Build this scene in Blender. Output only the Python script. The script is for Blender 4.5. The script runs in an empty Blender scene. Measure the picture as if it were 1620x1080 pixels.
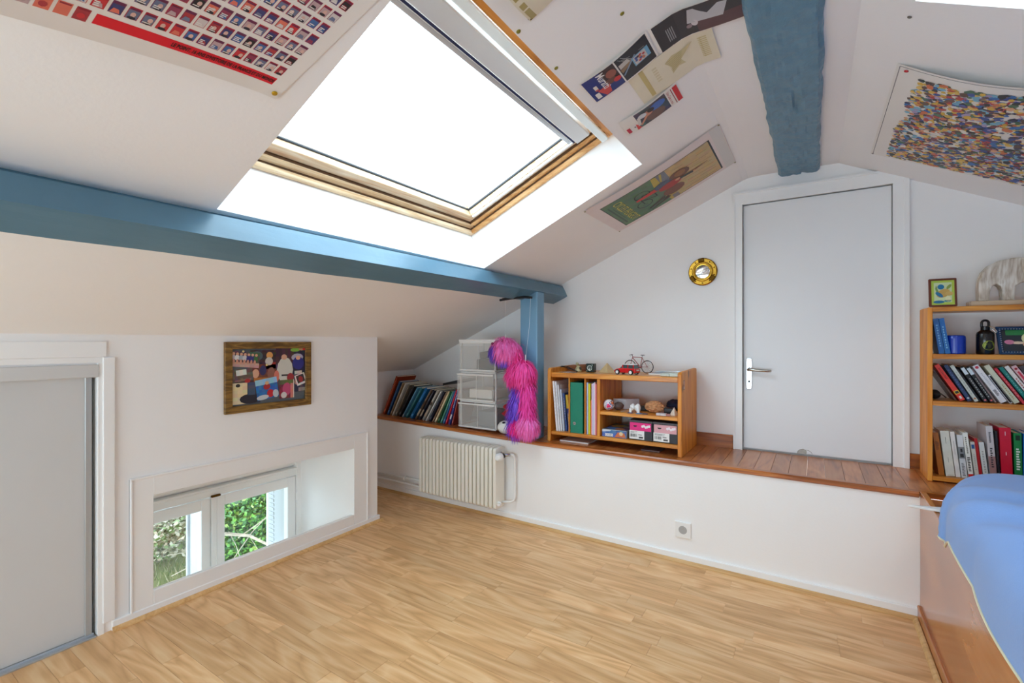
import bpy, bmesh, math, random
from mathutils import Vector, Matrix, noise
random.seed(7)
PI = math.pi
scene = bpy.context.scene
COL = scene.collection

# ------------------------------------------------------------------ camera, sky, exposure
THETA = math.atan(478 / 745.0)
cam_data = bpy.data.cameras.new('camera')
cam_data.sensor_width = 36.0
cam_data.lens = 745.0 / 1620.0 * 36.0
cam_data.clip_start = 0.02
cam = bpy.data.objects.new('camera', cam_data)
cam.location = (0, 0, 1.2)
cam.rotation_euler = (PI / 2, 0, THETA)
COL.objects.link(cam)
scene.camera = cam

world = bpy.data.worlds.new('overcast_sky')
scene.world = world
world.use_nodes = True
wbg = world.node_tree.nodes['Background']
wbg.inputs[0].default_value = (0.67, 0.868, 1.0, 1)
wbg.inputs[1].default_value = 2.2

scene.view_settings.view_transform = 'Standard'
scene.view_settings.look = 'None'
scene.view_settings.gamma = 1.0
scene.view_settings.use_curve_mapping = False
scene.view_settings.exposure = 1.97
try:
    scene.cycles.max_bounces = 14
    scene.cycles.diffuse_bounces = 10
    scene.cycles.transparent_max_bounces = 16
    scene.cycles.caustics_reflective = False
    scene.cycles.caustics_refractive = False
except Exception:
    pass

# ------------------------------------------------------------------ roof geometry
P0 = Vector((-1.545, 0.0, 1.64))
NL = Vector((-.45, 0, 1)).normalized()
SL = Vector((1, 0, .45)).normalized()
Q0 = Vector((.114, 0.0, 2.18))
NR = Vector((.485, 0, 1)).normalized()
TR = Vector((1, 0, -.485)).normalized()
def RP(s, y, d=0.0):            # left slope: s up the slope, y along the room, d outward
    p = P0 + SL * s + NL * d
    return Vector((p.x, y, p.z))
def RQ(t, y, d=0.0):            # right slope: t down the slope
    p = Q0 + TR * t + NR * d
    return Vector((p.x, y, p.z))
def lz(x):                      # the old ledge rises a little towards the eave
    return .55 + max(0.0, -1.5 - x) * .0262
def ux(u, y):                   # x of a sight line at distance y
    a = (u - 810) / 745.0
    dx = -math.sin(THETA) + a * math.cos(THETA); dy = math.cos(THETA) + a * math.sin(THETA)
    return y * dx / dy

# daylight enters through the windows, seen and added: portals only guide the sampling of the sky
def portal(name, centre, normal, along, w, h):
    ld = bpy.data.lights.new(name, 'AREA'); ld.shape = 'RECTANGLE'; ld.size = w; ld.size_y = h
    ld.cycles.is_portal = True
    o = bpy.data.objects.new(name, ld); COL.objects.link(o)
    z = normal.normalized(); x = along.normalized(); y = z.cross(x)
    o.matrix_world = Matrix.Translation(centre) @ Matrix((x, y, z)).transposed().to_4x4()
portal('sky_portal', RP(.43, 1.45, .42), NL, Vector((0, 1, 0)), 1.5, 1.1)
portal('sky_portal', RQ(.54, 1.21, .42), NR, Vector((0, 1, 0)), 1.05, .95)
portal('sky_portal', Vector((-.93, -1.85, .80)), Vector((0, -1, 0)), Vector((1, 0, 0)), 2.7, 1.1)
portal('sky_portal', Vector((-3.5, 1.45, .15)), Vector((-1, 0, 0)), Vector((0, 1, 0)), 1.3, .8)

# ------------------------------------------------------------------ materials
def lin(c):
    def f(v):
        v = v / 255.0
        return v / 12.92 if v <= .04045 else ((v + .055) / 1.055) ** 2.4
    return (f(c[0]), f(c[1]), f(c[2]), 1.0)
MATS = {}
def new_mat(name):
    m = bpy.data.materials.new(name); m.use_nodes = True
    nt = m.node_tree
    return m, nt, nt.nodes['Principled BSDF']
def mat(name, rgb, rough=.5, metal=0.0, var=0.05, scale=12.0, bump=0.0, bscale=60.0, sheen=0.0, coat=0.0, spec=.5):
    if name in MATS: return MATS[name]
    m, nt, b = new_mat(name)
    b.inputs['Roughness'].default_value = rough; b.inputs['Metallic'].default_value = metal
    b.inputs['Specular IOR Level'].default_value = spec
    if coat: b.inputs['Coat Weight'].default_value = coat
    if sheen: b.inputs['Sheen Weight'].default_value = sheen
    tc = nt.nodes.new('ShaderNodeTexCoord')
    c = lin(rgb)
    if var:
        n = nt.nodes.new('ShaderNodeTexNoise'); n.inputs['Scale'].default_value = scale; n.inputs['Detail'].default_value = 4
        nt.links.new(tc.outputs['Object'], n.inputs['Vector'])
        r = nt.nodes.new('ShaderNodeValToRGB')
        r.color_ramp.elements[0].position = .3; r.color_ramp.elements[1].position = .7
        r.color_ramp.elements[0].color = (c[0]*(1-var), c[1]*(1-var), c[2]*(1-var), 1)
        r.color_ramp.elements[1].color = (min(1, c[0]*(1+var)), min(1, c[1]*(1+var)), min(1, c[2]*(1+var)), 1)
        nt.links.new(n.outputs['Fac'], r.inputs['Fac']); nt.links.new(r.outputs['Color'], b.inputs['Base Color'])
    else:
        b.inputs['Base Color'].default_value = c
    if bump:
        n2 = nt.nodes.new('ShaderNodeTexNoise'); n2.inputs['Scale'].default_value = bscale; n2.inputs['Detail'].default_value = 6
        nt.links.new(tc.outputs['Object'], n2.inputs['Vector'])
        bp = nt.nodes.new('ShaderNodeBump'); bp.inputs['Strength'].default_value = bump; bp.inputs['Distance'].default_value = .01
        nt.links.new(n2.outputs['Fac'], bp.inputs['Height']); nt.links.new(bp.outputs['Normal'], b.inputs['Normal'])
    MATS[name] = m
    return m
def wood(name, dark, mid, light, axis='X', grain=9.0, stretch=10.0, rough=.4, coat=0.0, rand=.25, figure=.5, knots=False, world_pos=False, bump=.06, rings=11.0):
    if name in MATS: return MATS[name]
    m, nt, b = new_mat(name)
    L = nt.links
    b.inputs['Roughness'].default_value = rough
    if coat: b.inputs['Coat Weight'].default_value = coat; b.inputs['Coat Roughness'].default_value = .15
    if world_pos:
        g = nt.nodes.new('ShaderNodeNewGeometry'); src = g.outputs['Position']
    else:
        g = nt.nodes.new('ShaderNodeTexCoord'); src = g.outputs['Object']
    oi = nt.nodes.new('ShaderNodeObjectInfo')
    mul = nt.nodes.new('ShaderNodeMath'); mul.operation = 'MULTIPLY'; mul.inputs[1].default_value = 37.0
    L.new(oi.outputs['Random'], mul.inputs[0])
    comb = nt.nodes.new('ShaderNodeCombineXYZ')
    for i in range(3): L.new(mul.outputs[0], comb.inputs[i])
    add = nt.nodes.new('ShaderNodeVectorMath'); add.operation = 'ADD'
    L.new(src, add.inputs[0]); L.new(comb.outputs[0], add.inputs[1])
    mp = nt.nodes.new('ShaderNodeMapping')
    sc = {'X': (1 / stretch, 1, 1), 'Y': (1, 1 / stretch, 1), 'Z': (1, 1, 1 / stretch)}[axis]
    mp.inputs['Scale'].default_value = sc
    L.new(add.outputs[0], mp.inputs['Vector'])
    n1 = nt.nodes.new('ShaderNodeTexNoise'); n1.inputs['Scale'].default_value = grain; n1.inputs['Detail'].default_value = 3; n1.inputs['Distortion'].default_value = .6
    L.new(mp.outputs[0], n1.inputs['Vector'])
    # growth rings: repeated bands of the broad noise
    fr = nt.nodes.new('ShaderNodeMath'); fr.operation = 'MULTIPLY'; fr.inputs[1].default_value = rings
    L.new(n1.outputs['Fac'], fr.inputs[0])
    fs = nt.nodes.new('ShaderNodeMath'); fs.operation = 'PINGPONG'; fs.inputs[1].default_value = 1.0
    L.new(fr.outputs[0], fs.inputs[0])
    n2 = nt.nodes.new('ShaderNodeTexNoise'); n2.inputs['Scale'].default_value = grain * 14; n2.inputs['Detail'].default_value = 5
    mp2 = nt.nodes.new('ShaderNodeMapping')
    sc2 = {'X': (1 / (stretch * 3), 1, 1), 'Y': (1, 1 / (stretch * 3), 1), 'Z': (1, 1, 1 / (stretch * 3))}[axis]
    mp2.inputs['Scale'].default_value = sc2
    L.new(add.outputs[0], mp2.inputs['Vector']); L.new(mp2.outputs[0], n2.inputs['Vector'])
    mix = nt.nodes.new('ShaderNodeMix'); mix.data_type = 'FLOAT'; mix.inputs[0].default_value = figure
    L.new(n2.outputs['Fac'], mix.inputs[2]); L.new(fs.outputs[0], mix.inputs[3])
    r = nt.nodes.new('ShaderNodeValToRGB'); e = r.color_ramp.elements
    e[0].position = .12; e[0].color = lin(dark); e[1].position = .85; e[1].color = lin(light)
    x = e.new(.5); x.color = lin(mid)
    L.new(mix.outputs[0], r.inputs['Fac'])
    hsv = nt.nodes.new('ShaderNodeHueSaturation')
    mr = nt.nodes.new('ShaderNodeMapRange'); mr.inputs['To Min'].default_value = 1 - rand; mr.inputs['To Max'].default_value = 1 + rand * .6
    L.new(oi.outputs['Random'], mr.inputs['Value']); L.new(mr.outputs[0], hsv.inputs['Value'])
    L.new(r.outputs['Color'], hsv.inputs['Color'])
    out = hsv.outputs['Color']
    if knots:
        v = nt.nodes.new('ShaderNodeTexVoronoi'); v.inputs['Scale'].default_value = 5.0
        mp3 = nt.nodes.new('ShaderNodeMapping'); mp3.inputs['Scale'].default_value = {'X': (.55, 1, 1), 'Y': (1, .55, 1), 'Z': (1, 1, .55)}[axis]
        L.new(add.outputs[0], mp3.inputs['Vector']); L.new(mp3.outputs[0], v.inputs['Vector'])
        kr = nt.nodes.new('ShaderNodeValToRGB'); k = kr.color_ramp.elements
        k[0].position = .045; k[0].color = (.75, .75, .75, 1); k[1].position = .085; k[1].color = (0, 0, 0, 1)
        L.new(v.outputs['Distance'], kr.inputs['Fac'])
        km = nt.nodes.new('ShaderNodeMix'); km.data_type = 'RGBA'
        L.new(kr.outputs['Color'], km.inputs[0]); L.new(out, km.inputs[6]); km.inputs[7].default_value = lin((70, 30, 10))
        out = km.outputs[2]
    L.new(out, b.inputs['Base Color'])
    if bump:
        bp = nt.nodes.new('ShaderNodeBump'); bp.inputs['Strength'].default_value = bump; bp.inputs['Distance'].default_value = .004
        L.new(n2.outputs['Fac'], bp.inputs['Height']); L.new(bp.outputs['Normal'], b.inputs['Normal'])
    MATS[name] = m
    return m
def print_mat(name='printed_ink', rough=.45, sheen=0.0):
    if name in MATS: return MATS[name]
    m, nt, b = new_mat(name)
    a = nt.nodes.new('ShaderNodeAttribute'); a.attribute_name = 'ink'
    nt.links.new(a.outputs['Color'], b.inputs['Base Color']); b.inputs['Roughness'].default_value = rough
    MATS[name] = m
    return m
def glass_mat(name, tint=(1, 1, 1), gloss=.05, rough=0.0):
    if name in MATS: return MATS[name]
    m = bpy.data.materials.new(name); m.use_nodes = True; nt = m.node_tree
    nt.nodes.remove(nt.nodes['Principled BSDF'])
    t = nt.nodes.new('ShaderNodeBsdfTransparent'); t.inputs[0].default_value = (*tint, 1)
    g = nt.nodes.new('ShaderNodeBsdfGlossy'); g.inputs['Roughness'].default_value = rough
    mx = nt.nodes.new('ShaderNodeMixShader'); mx.inputs[0].default_value = gloss
    nt.links.new(t.outputs[0], mx.inputs[1]); nt.links.new(g.outputs[0], mx.inputs[2])
    nt.links.new(mx.outputs[0], nt.nodes['Material Output'].inputs[0])
    MATS[name] = m
    return m
def frosted_mat(name, rgb, clear=.5):
    if name in MATS: return MATS[name]
    m, nt, b = new_mat(name)
    b.inputs['Base Color'].default_value = lin(rgb); b.inputs['Roughness'].default_value = .35
    t = nt.nodes.new('ShaderNodeBsdfTransparent')
    mx = nt.nodes.new('ShaderNodeMixShader'); mx.inputs[0].default_value = clear
    nt.links.new(b.outputs[0], mx.inputs[1]); nt.links.new(t.outputs[0], mx.inputs[2])
    nt.links.new(mx.outputs[0], nt.nodes['Material Output'].inputs[0])
    MATS[name] = m
    return m

WALL = mat('white_wall_paint', (243, 242, 241), .75, var=.01, scale=3, bump=.05, bscale=90)
CEIL = mat('white_ceiling_paint', (244, 243, 242), .8, var=.01, scale=2.5, bump=.06, bscale=60)
TRIM = mat('white_gloss_trim', (243, 243, 242), .35, var=.012, scale=4, bump=.03, bscale=40)
DOORP = mat('white_door_paint', (238, 239, 240), .4, var=.01, scale=2, bump=.02, bscale=30)
GREYP = mat('pale_grey_panel', (208, 208, 207), .5, var=.015, scale=3)
ALU = mat('satin_aluminium', (190, 192, 195), .3, metal=.8, var=.03)
CHROME = mat('chrome', (205, 205, 208), .15, metal=1.0, var=.02)
BRASS = mat('polished_brass', (206, 160, 62), .22, metal=1.0, var=.15, scale=60)
BRASSD = mat('tarnished_brass', (96, 66, 22), .4, metal=1.0, var=.2, scale=80)
MIRROR = mat('mirror_silver', (240, 242, 245), .02, metal=1.0, var=0)
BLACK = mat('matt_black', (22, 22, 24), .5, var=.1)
BLUE = mat('blue_gloss_beam_paint', (84, 124, 146), .3, var=.07, scale=5, bump=.22, bscale=9)
BLUEPOST = mat('blue_post_paint', (112, 158, 188), .35, var=.05, scale=4, bump=.08, bscale=12)
RADM = mat('cream_radiator_enamel', (236, 232, 220), .35, var=.01)
WPLAST = mat('white_plastic', (238, 238, 236), .35, var=.01)
PAPER = mat('white_paper', (236, 233, 228), .6, var=.015, scale=6)
PAGES = mat('book_pages', (226, 216, 196), .8, var=.08, scale=120)
GLASS = glass_mat('window_glass', gloss=.05)
FLOORW = wood('oak_laminate', (192, 140, 88), (226, 178, 124), (240, 204, 156), 'X', grain=4.5, stretch=5.5, rough=.38, rand=.11, figure=.36, rings=19, world_pos=True, bump=.03)
FLOORB = wood('oak_laminate_base', (190, 140, 88), (224, 176, 122), (236, 200, 150), 'X', grain=9, stretch=12, rough=.4, rand=0, figure=.4, world_pos=True, bump=.03)
QROUND = wood('pale_oak_beading', (186, 138, 84), (214, 170, 112), (226, 188, 134), 'X', grain=9, stretch=10, rough=.45, rand=.1, figure=.3, world_pos=True)
LEDGEW = wood('varnished_pine_boards', (136, 72, 26), (190, 116, 60), (206, 138, 82), 'Y', grain=7, stretch=6, rough=.3, coat=.3, rand=.2, figure=.35, knots=True, world_pos=True)
NOSEW = wood('varnished_pine_nosing', (118, 58, 18), (176, 96, 34), (204, 128, 58), 'X', grain=12, stretch=14, rough=.3, coat=.3, rand=.1, figure=.45, knots=True, world_pos=True)
PINEX = wood('orange_pine_along', (178, 98, 26), (216, 140, 48), (230, 162, 74), 'X', grain=12, stretch=12, rough=.36, coat=.2, rand=.1, figure=.45, knots=True)
PINEZ = wood('orange_pine_upright', (184, 98, 24), (222, 140, 46), (236, 164, 70), 'Z', grain=9, stretch=12, rough=.45, coat=.0, rand=.1, figure=.45, knots=True)
BEDW = wood('reddish_bed_veneer', (142, 78, 30), (180, 108, 52), (200, 130, 72), 'Y', grain=2.6, stretch=3.5, rough=.25, coat=.5, rand=0, figure=.5)
OAKF = wood('olive_oak_frame', (74, 50, 14), (122, 88, 32), (150, 114, 52), 'Y', grain=22, stretch=6, rough=.5, rand=.1, figure=.55)
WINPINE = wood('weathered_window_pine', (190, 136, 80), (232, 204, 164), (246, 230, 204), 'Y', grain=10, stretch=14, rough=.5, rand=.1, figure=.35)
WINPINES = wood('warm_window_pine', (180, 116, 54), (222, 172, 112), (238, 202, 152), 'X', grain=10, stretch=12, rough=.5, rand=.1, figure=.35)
INK = print_mat()

# ------------------------------------------------------------------ mesh builder
ORG = {}
class MB:
    def __init__(self): self.v = []; self.f = []; self.c = []; self.ink = None
    def add(self, vs, fs, ink=None):
        o = len(self.v); self.v += [Vector(p) for p in vs]
        self.f += [tuple(i + o for i in f) for f in fs]; self.c += [ink] * len(fs)
        return self
    def obox(self, o, a, b, c):                      # corner + three edge vectors
        o, a, b, c = Vector(o), Vector(a), Vector(b), Vector(c)
        vs = [o, o+a, o+a+b, o+b, o+c, o+a+c, o+a+b+c, o+b+c]
        fs = [(0,3,2,1), (4,5,6,7), (0,1,5,4), (1,2,6,5), (2,3,7,6), (3,0,4,7)]
        if a.cross(b).dot(c) < 0: fs = [tuple(reversed(f)) for f in fs]
        return self.add(vs, fs)
    def box(self, x0, x1, y0, y1, z0, z1):
        return self.obox((x0, y0, z0), (x1-x0, 0, 0), (0, y1-y0, 0), (0, 0, z1-z0))
    def rbox(self, s0, s1, y0, y1, d0, d1, F=RP):    # box in roof coordinates
        o = F(s0, y0, d0)
        return self.obox(o, F(s1, y0, d0)-o, F(s0, y1, d0)-o, F(s0, y0, d1)-o)
    def quad(self, *p): return self.add(p, [tuple(range(len(p)))])
    def prism(self, poly, fn, h):                    # fn(a,b,k): k = 0 or h
        n = len(poly)
        vs = [fn(a, b, 0) for a, b in poly] + [fn(a, b, h) for a, b in poly]
        fs = [tuple(range(n-1, -1, -1)), tuple(range(n, 2*n))] + [(i, (i+1) % n, n+(i+1) % n, n+i) for i in range(n)]
        return self.add(vs, fs)
    def tube(self, pts, r, n=8, closed=False, caps=True):
        pts = [Vector(p) for p in pts]; m = len(pts)
        rs = r if isinstance(r, (list, tuple)) else [r] * m
        rings = []; prev = None
        for i, p in enumerate(pts):
            if closed: t = (pts[(i+1) % m] - pts[i-1])
            else: t = pts[min(i+1, m-1)] - pts[max(i-1, 0)]
            t.normalize()
            if prev is None:
                u = t.orthogonal().normalized()
            else:
                u = (prev - t * prev.dot(t)); u = u.normalized() if u.length > 1e-6 else t.orthogonal().normalized()
            prev = u; w = t.cross(u)
            rings.append([p + (u*math.cos(2*PI*k/n) + w*math.sin(2*PI*k/n)) * rs[i] for k in range(n)])
        vs = [q for rg in rings for q in rg]; fs = []
        for i in range(m if closed else m-1):
            j = (i+1) % m
            for k in range(n):
                fs.append((i*n+k, i*n+(k+1) % n, j*n+(k+1) % n, j*n+k))
        if caps and not closed:
            fs.append(tuple(range(n-1, -1, -1))); fs.append(tuple((m-1)*n+k for k in range(n)))
        return self.add(vs, fs)
    def lathe(self, prof, c, axis=(0, 0, 1), n=24):
        c = Vector(c); z = Vector(axis).normalized(); x = z.orthogonal().normalized(); y = z.cross(x)
        vs = []; fs = []
        for r, h in prof:
            for k in range(n): vs.append(c + z*h + (x*math.cos(2*PI*k/n) + y*math.sin(2*PI*k/n))*r)
        m = len(prof)
        for i in range(m-1):
            for k in range(n): fs.append((i*n+k, i*n+(k+1) % n, (i+1)*n+(k+1) % n, (i+1)*n+k))
        if prof[0][0] > 1e-5: fs.append(tuple(range(n-1, -1, -1)))
        if prof[-1][0] > 1e-5: fs.append(tuple((m-1)*n+k for k in range(n)))
        return self.add(vs, fs)
    def ball(self, c, r, nu=16, nv=10, disp=None):
        c = Vector(c); r = Vector(r) if hasattr(r, '__len__') else Vector((r, r, r))
        vs = []; fs = []
        for i in range(nv+1):
            th = PI*i/nv
            for k in range(nu):
                d = Vector((math.sin(th)*math.cos(2*PI*k/nu), math.sin(th)*math.sin(2*PI*k/nu), math.cos(th)))
                e = 1.0 + (disp(d) if disp else 0)
                vs.append(c + Vector((d.x*r.x, d.y*r.y, d.z*r.z))*e)
        for i in range(nv):
            for k in range(nu): fs.append((i*nu+k, (i+1)*nu+k, (i+1)*nu+(k+1) % nu, i*nu+(k+1) % nu))
        return self.add(vs, fs)
    def grid(self, fn, nu, nv):
        vs = [fn(i/nu, j/nv) for j in range(nv+1) for i in range(nu+1)]
        fs = [(j*(nu+1)+i, j*(nu+1)+i+1, (j+1)*(nu+1)+i+1, (j+1)*(nu+1)+i) for j in range(nv) for i in range(nu)]
        return self.add(vs, fs)
    def build(self, name, m, parent=None, bevel=0.0, smooth=False, segs=1, weld=False, fixn=False, org=None):
        vs = self.v
        if parent is not None: org = ORG[parent.name]
        elif org is None:
            lo = [min(p[i] for p in vs) for i in range(3)]; hi = [max(p[i] for p in vs) for i in range(3)]
            org = Vector(((lo[0]+hi[0])/2, (lo[1]+hi[1])/2, lo[2]))
        org = Vector(org)
        me = bpy.data.meshes.new(name)
        me.from_pydata([tuple(p - org) for p in vs], [], self.f)
        if any(c is not None for c in self.c):
            at = me.color_attributes.new('ink', 'FLOAT_COLOR', 'CORNER')
            k = 0; data = []
            for p, c in zip(self.f, self.c):
                cc = lin(c or (255, 255, 255))
                for _ in p: data += cc
            at.data.foreach_set('color', data)
        if bevel or weld or fixn:
            bm = bmesh.new(); bm.from_mesh(me)
            if weld: bmesh.ops.remove_doubles(bm, verts=bm.verts, dist=1e-5)
            if fixn: bmesh.ops.recalc_face_normals(bm, faces=bm.faces)
            if bevel:
                ed = [e for e in bm.edges if len(e.link_faces) == 2 and e.calc_face_angle(0) > .6]
                bmesh.ops.bevel(bm, geom=ed, offset=bevel, segments=segs, affect='EDGES', profile=.5, clamp_overlap=True)
            bm.to_mesh(me); bm.free()
        me.materials.append(m)
        if smooth:
            for p in me.polygons: p.use_smooth = True
        me.update()
        o = bpy.data.objects.new(name, me); COL.objects.link(o)
        if parent is not None: o.parent = parent
        else: o.location = org
        ORG[o.name] = org
        return o
def tag(o, label, cat, group=None):
    o['label'] = label; o['category'] = cat
    if group: o['group'] = group
    return o
def struct(o): o['kind'] = 'structure'; return o
def stuff(o): o['kind'] = 'stuff'; return o
def thing(name, loc, label=None, cat=None, group=None):
    o = bpy.data.objects.new(name, None); o.empty_display_size = .05
    o.location = loc; COL.objects.link(o); ORG[o.name] = Vector(loc)
    if label: tag(o, label, cat, group)
    return o
def piece(name, me, m_loc, scale, parent):           # shared-mesh piece of a wall or floor
    o = bpy.data.objects.new(name, me); COL.objects.link(o)
    o.parent = parent; o.location = Vector(m_loc) - ORG[parent.name]; o.scale = scale
    return o
def unit_box(name, m, bev=0.0):
    me = bpy.data.meshes.new(name)
    me.from_pydata([(x, y, z) for z in (0, 1) for y in (0, 1) for x in (0, 1)], [], [(0,2,3,1), (4,5,7,6), (0,1,5,4), (1,3,7,5), (3,2,6,7), (2,0,4,6)])
    me.materials.append(m); me.update()
    return me

# flat print: coloured polygons laid on a sheet given by F(a,b,h)
def text_mesh(body, width, height, bold=.0):
    cu = bpy.data.curves.new('lettering', 'FONT'); cu.body = body; cu.size = 1.0; cu.resolution_u = 2; cu.offset = bold
    ob = bpy.data.objects.new('lettering', cu); COL.objects.link(ob)
    dg = bpy.context.evaluated_depsgraph_get(); dg.update()
    me = ob.evaluated_get(dg).to_mesh()
    vs = [(v.co.x, v.co.y) for v in me.vertices]; fs = [tuple(p.vertices) for p in me.polygons]
    ob.evaluated_get(dg).to_mesh_clear()
    bpy.data.objects.remove(ob); bpy.data.curves.remove(cu)
    x0 = min(v[0] for v in vs); x1 = max(v[0] for v in vs); y0 = min(v[1] for v in vs); y1 = max(v[1] for v in vs)
    return [((v[0]-x0)/(x1-x0)*width, (v[1]-y0)/(y1-y0)*height) for v in vs], fs
class Print(MB):
    def __init__(self, F): super().__init__(); self.F = F
    def rect(self, a0, b0, a1, b1, c, l=1, cell=.03, var=0):
        na = max(1, int(abs(a1-a0)/cell)); nb = max(1, int(abs(b1-b0)/cell)); h = l*.0005
        for i in range(na):
            for j in range(nb):
                p = [(a0+(a1-a0)*(i+x)/na, b0+(b1-b0)*(j+y)/nb) for x, y in ((0,0),(1,0),(1,1),(0,1))]
                cc = tuple(max(0, min(255, v+random.uniform(-var, var))) for v in c) if var else c
                self.add([self.F(a, b, h) for a, b in p], [(0,1,2,3)], cc)
        return self
    def poly(self, pts, c, l=2):
        self.add([self.F(a, b, l*.0005) for a, b in pts], [tuple(range(len(pts)))], c); return self
    def disc(self, a, b, ra, c, l=2, rb=None, rot=0, n=12):
        rb = rb or ra
        return self.poly([(a+ra*math.cos(t)*math.cos(rot)-rb*math.sin(t)*math.sin(rot), b+ra*math.cos(t)*math.sin(rot)+rb*math.sin(t)*math.cos(rot)) for t in [2*PI*k/n for k in range(n)]], c, l)
    def ring(self, a, b, r, w, c, l=3, rb=1.0, n=20):
        for k in range(n):
            t0, t1 = 2*PI*k/n, 2*PI*(k+1)/n
            self.poly([(a+q*math.cos(t), b+q*rb*math.sin(t)) for q, t in ((r, t0), (r, t1), (r-w, t1), (r-w, t0))], c, l)
        return self
    def line(self, a0, b0, a1, b1, w, c, l=3):
        d = Vector((a1-a0, b1-b0)); k = Vector((-d.y, d.x)).normalized()*w/2
        return self.poly([(a0+k.x, b0+k.y), (a0-k.x, b0-k.y), (a1-k.x, b1-k.y), (a1+k.x, b1+k.y)], c, l)
    def text(self, s, a, b, w, h, c, l=4, bold=.0, up=None):
        vs, fs = text_mesh(s, w, h, bold)
        if up == 'a':   # text runs along -b, its top towards +a
            vs = [(a+y, b-x) for x, y in vs]
        else:
            vs = [(a+x, b+y) for x, y in vs]
        o = [self.F(p, q, l*.0005) for p, q in vs]
        self.add(o, fs)
        for i in range(len(fs)): self.c[-1-i] = c
        return self
    def done(self, parent, name='print', m=None):
        return stuff(self.build(name, m or INK, parent))

# ================================================================== THE ROOM
XK = -2.46; YL = 2.665; YB = 3.15; XE = -3.09; XR = 2.0; YN = -1.6; XB = .385
PROF = [(-3.14, P0.z + .45*(-3.14-P0.x)), (-.36, P0.z + .45*(-.36-P0.x)), (-.33, 2.182), (-.28, 2.186), (-.1, 2.185), (.114, 2.18), (XR+.1, 2.18-.485*(XR+.1-.114))]
def roof_z(x):
    for (a, za), (b, zb) in zip(PROF, PROF[1:]):
        if a <= x <= b: return za + (zb-za)*(x-a)/(b-a)
    return PROF[-1][1]

# --- floor: base slab and laminate strips laid along the room's width
floor = struct(MB().box(XK-.16, XR+.1, YN, YB+.1, -.05, -.0015).box(XE-.05, XK-.16, 2.15, YB+.1, -.05, -.0015).build('floor', FLOORB))
strip = unit_box('laminate_strip', FLOORW)
row = 0; y = .30; cnt = 0
while y < YL:
    xs = XE if y > 2.15 else XK - .01
    x = xs + random.uniform(-.5, 0)
    yw = min(.0785, YL - y)
    while x < XB:
        ln = random.choice((.40, .42, .52, .62, .78))
        a, b = max(x, xs), min(x + ln, XB)
        if b - a > .04:
            piece('laminate_strip', strip, (a + .0004, y + .0004, -.0012 - .0), (b-a-.0008, yw-.0008, .0016 + random.uniform(0, .0003)), floor)
        x += ln
    y += .0785
# --- ceiling: left slope with the roof window shaft, soft ridge, right slope with a second shaft
S0, S1, Y0, Y1 = -.052, .95, .75, 2.185
T0, T1, V0, V1 = .13, .95, .75, 1.667
cb = MB()
sA = (PROF[0][0]-P0.x)/SL.x; sB = (PROF[1][0]-P0.x)/SL.x
for (a, b, c, d) in ((sA, S0, YN, YB), (S1, sB, YN, YB), (S0, S1, YN, Y0), (S0, S1, Y1, YB)):
    cb.quad(RP(a, c), RP(a, d), RP(b, d), RP(b, c))
for (xa, za), (xb, zb) in zip(PROF[1:5], PROF[2:6]):
    cb.quad((xa, YN, za), (xa, YB, za), (xb, YB, zb), (xb, YN, zb))
tE = (XR+.1-.114)/TR.x
for (a, b, c, d) in ((0, T0, YN, YB), (T1, tE, YN, YB), (T0, T1, YN, V0), (T0, T1, V1, YB)):
    cb.quad(RQ(a, c), RQ(a, d), RQ(b, d), RQ(b, c))
def shaft(F, a0, a1, b0, b1, dep):
    for (p, q) in (((a0, b0), (a1, b0)), ((a1, b0), (a1, b1)), ((a1, b1), (a0, b1)), ((a0, b1), (a0, b0))):
        cb.quad(F(*p, 0), F(*q, 0), F(*q, dep), F(*p, dep))
shaft(RP, S0, S1, Y0, Y1, .34); shaft(RQ, T0, T1, V0, V1, .34)
struct(cb.build('ceiling', CEIL, weld=True))

# --- left knee wall with openings for the low window and the cupboard
WY0, WY1, WZ0, WZ1 = .894, 1.969, .103, .522
CY0, CY1, CZ1 = -.62, .702, 1.085
ztop = roof_z(XK) + .005; YC = 2.165
wb = MB()
def wq(y0, y1, z0, z1, x=XK): wb.quad((x, y0, z0), (x, y1, z0), (x, y1, z1), (x, y0, z1))
wq(YN, CY0, -.02, CZ1); wq(CY1, WY0, -.02, CZ1); wq(WY1, YC, -.02, CZ1); wq(WY0, WY1, -.02, WZ0); wq(WY0, WY1, WZ1, CZ1); wq(YN, YC, CZ1, ztop)
XW = -2.976; RZ0, RZ1 = -.2, .50                     # the window stands at the back of a deep recess
wb.quad((XK, WY0, RZ0-.1), (XW-.3, WY0-.02, RZ0-.1), (XW-.3, WY0-.02, RZ1), (XK, WY0, WZ1))
wb.quad((XK, WY1, RZ0-.1), (XK, WY1, WZ1), (XW-.36, WY1-.06, RZ1), (XW-.36, WY1-.06, RZ0-.1))
wb.quad((XK, WY0, WZ1), (XW-.3, WY0, RZ1), (XW-.36, WY1, RZ1), (XK, WY1, WZ1))
wb.quad((XK, WY0, WZ0), (XK, WY1, WZ0), (XK-.015, WY1, WZ0-.004), (XK-.015, WY0, WZ0-.004))
wb.quad((XK-.015, WY0, WZ0), (XK-.015, WY1, WZ0), (XK-.015, WY1, RZ0-.1), (XK-.015, WY0, RZ0-.1))
wb.quad((XK-.015, WY0, RZ0-.1), (XK-.015, WY1, RZ0-.1), (XW-.36, WY1, RZ0-.1), (XW-.36, WY0, RZ0-.1))
wb.quad((XK, YC, -.02), (XE-.05, YC, -.02), (XE-.05, YC, ztop), (XK, YC, ztop))
wb.quad((XK-.14, CY1, -.02), (XK, CY1, -.02), (XK, CY1, CZ1), (XK-.14, CY1, CZ1))
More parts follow.
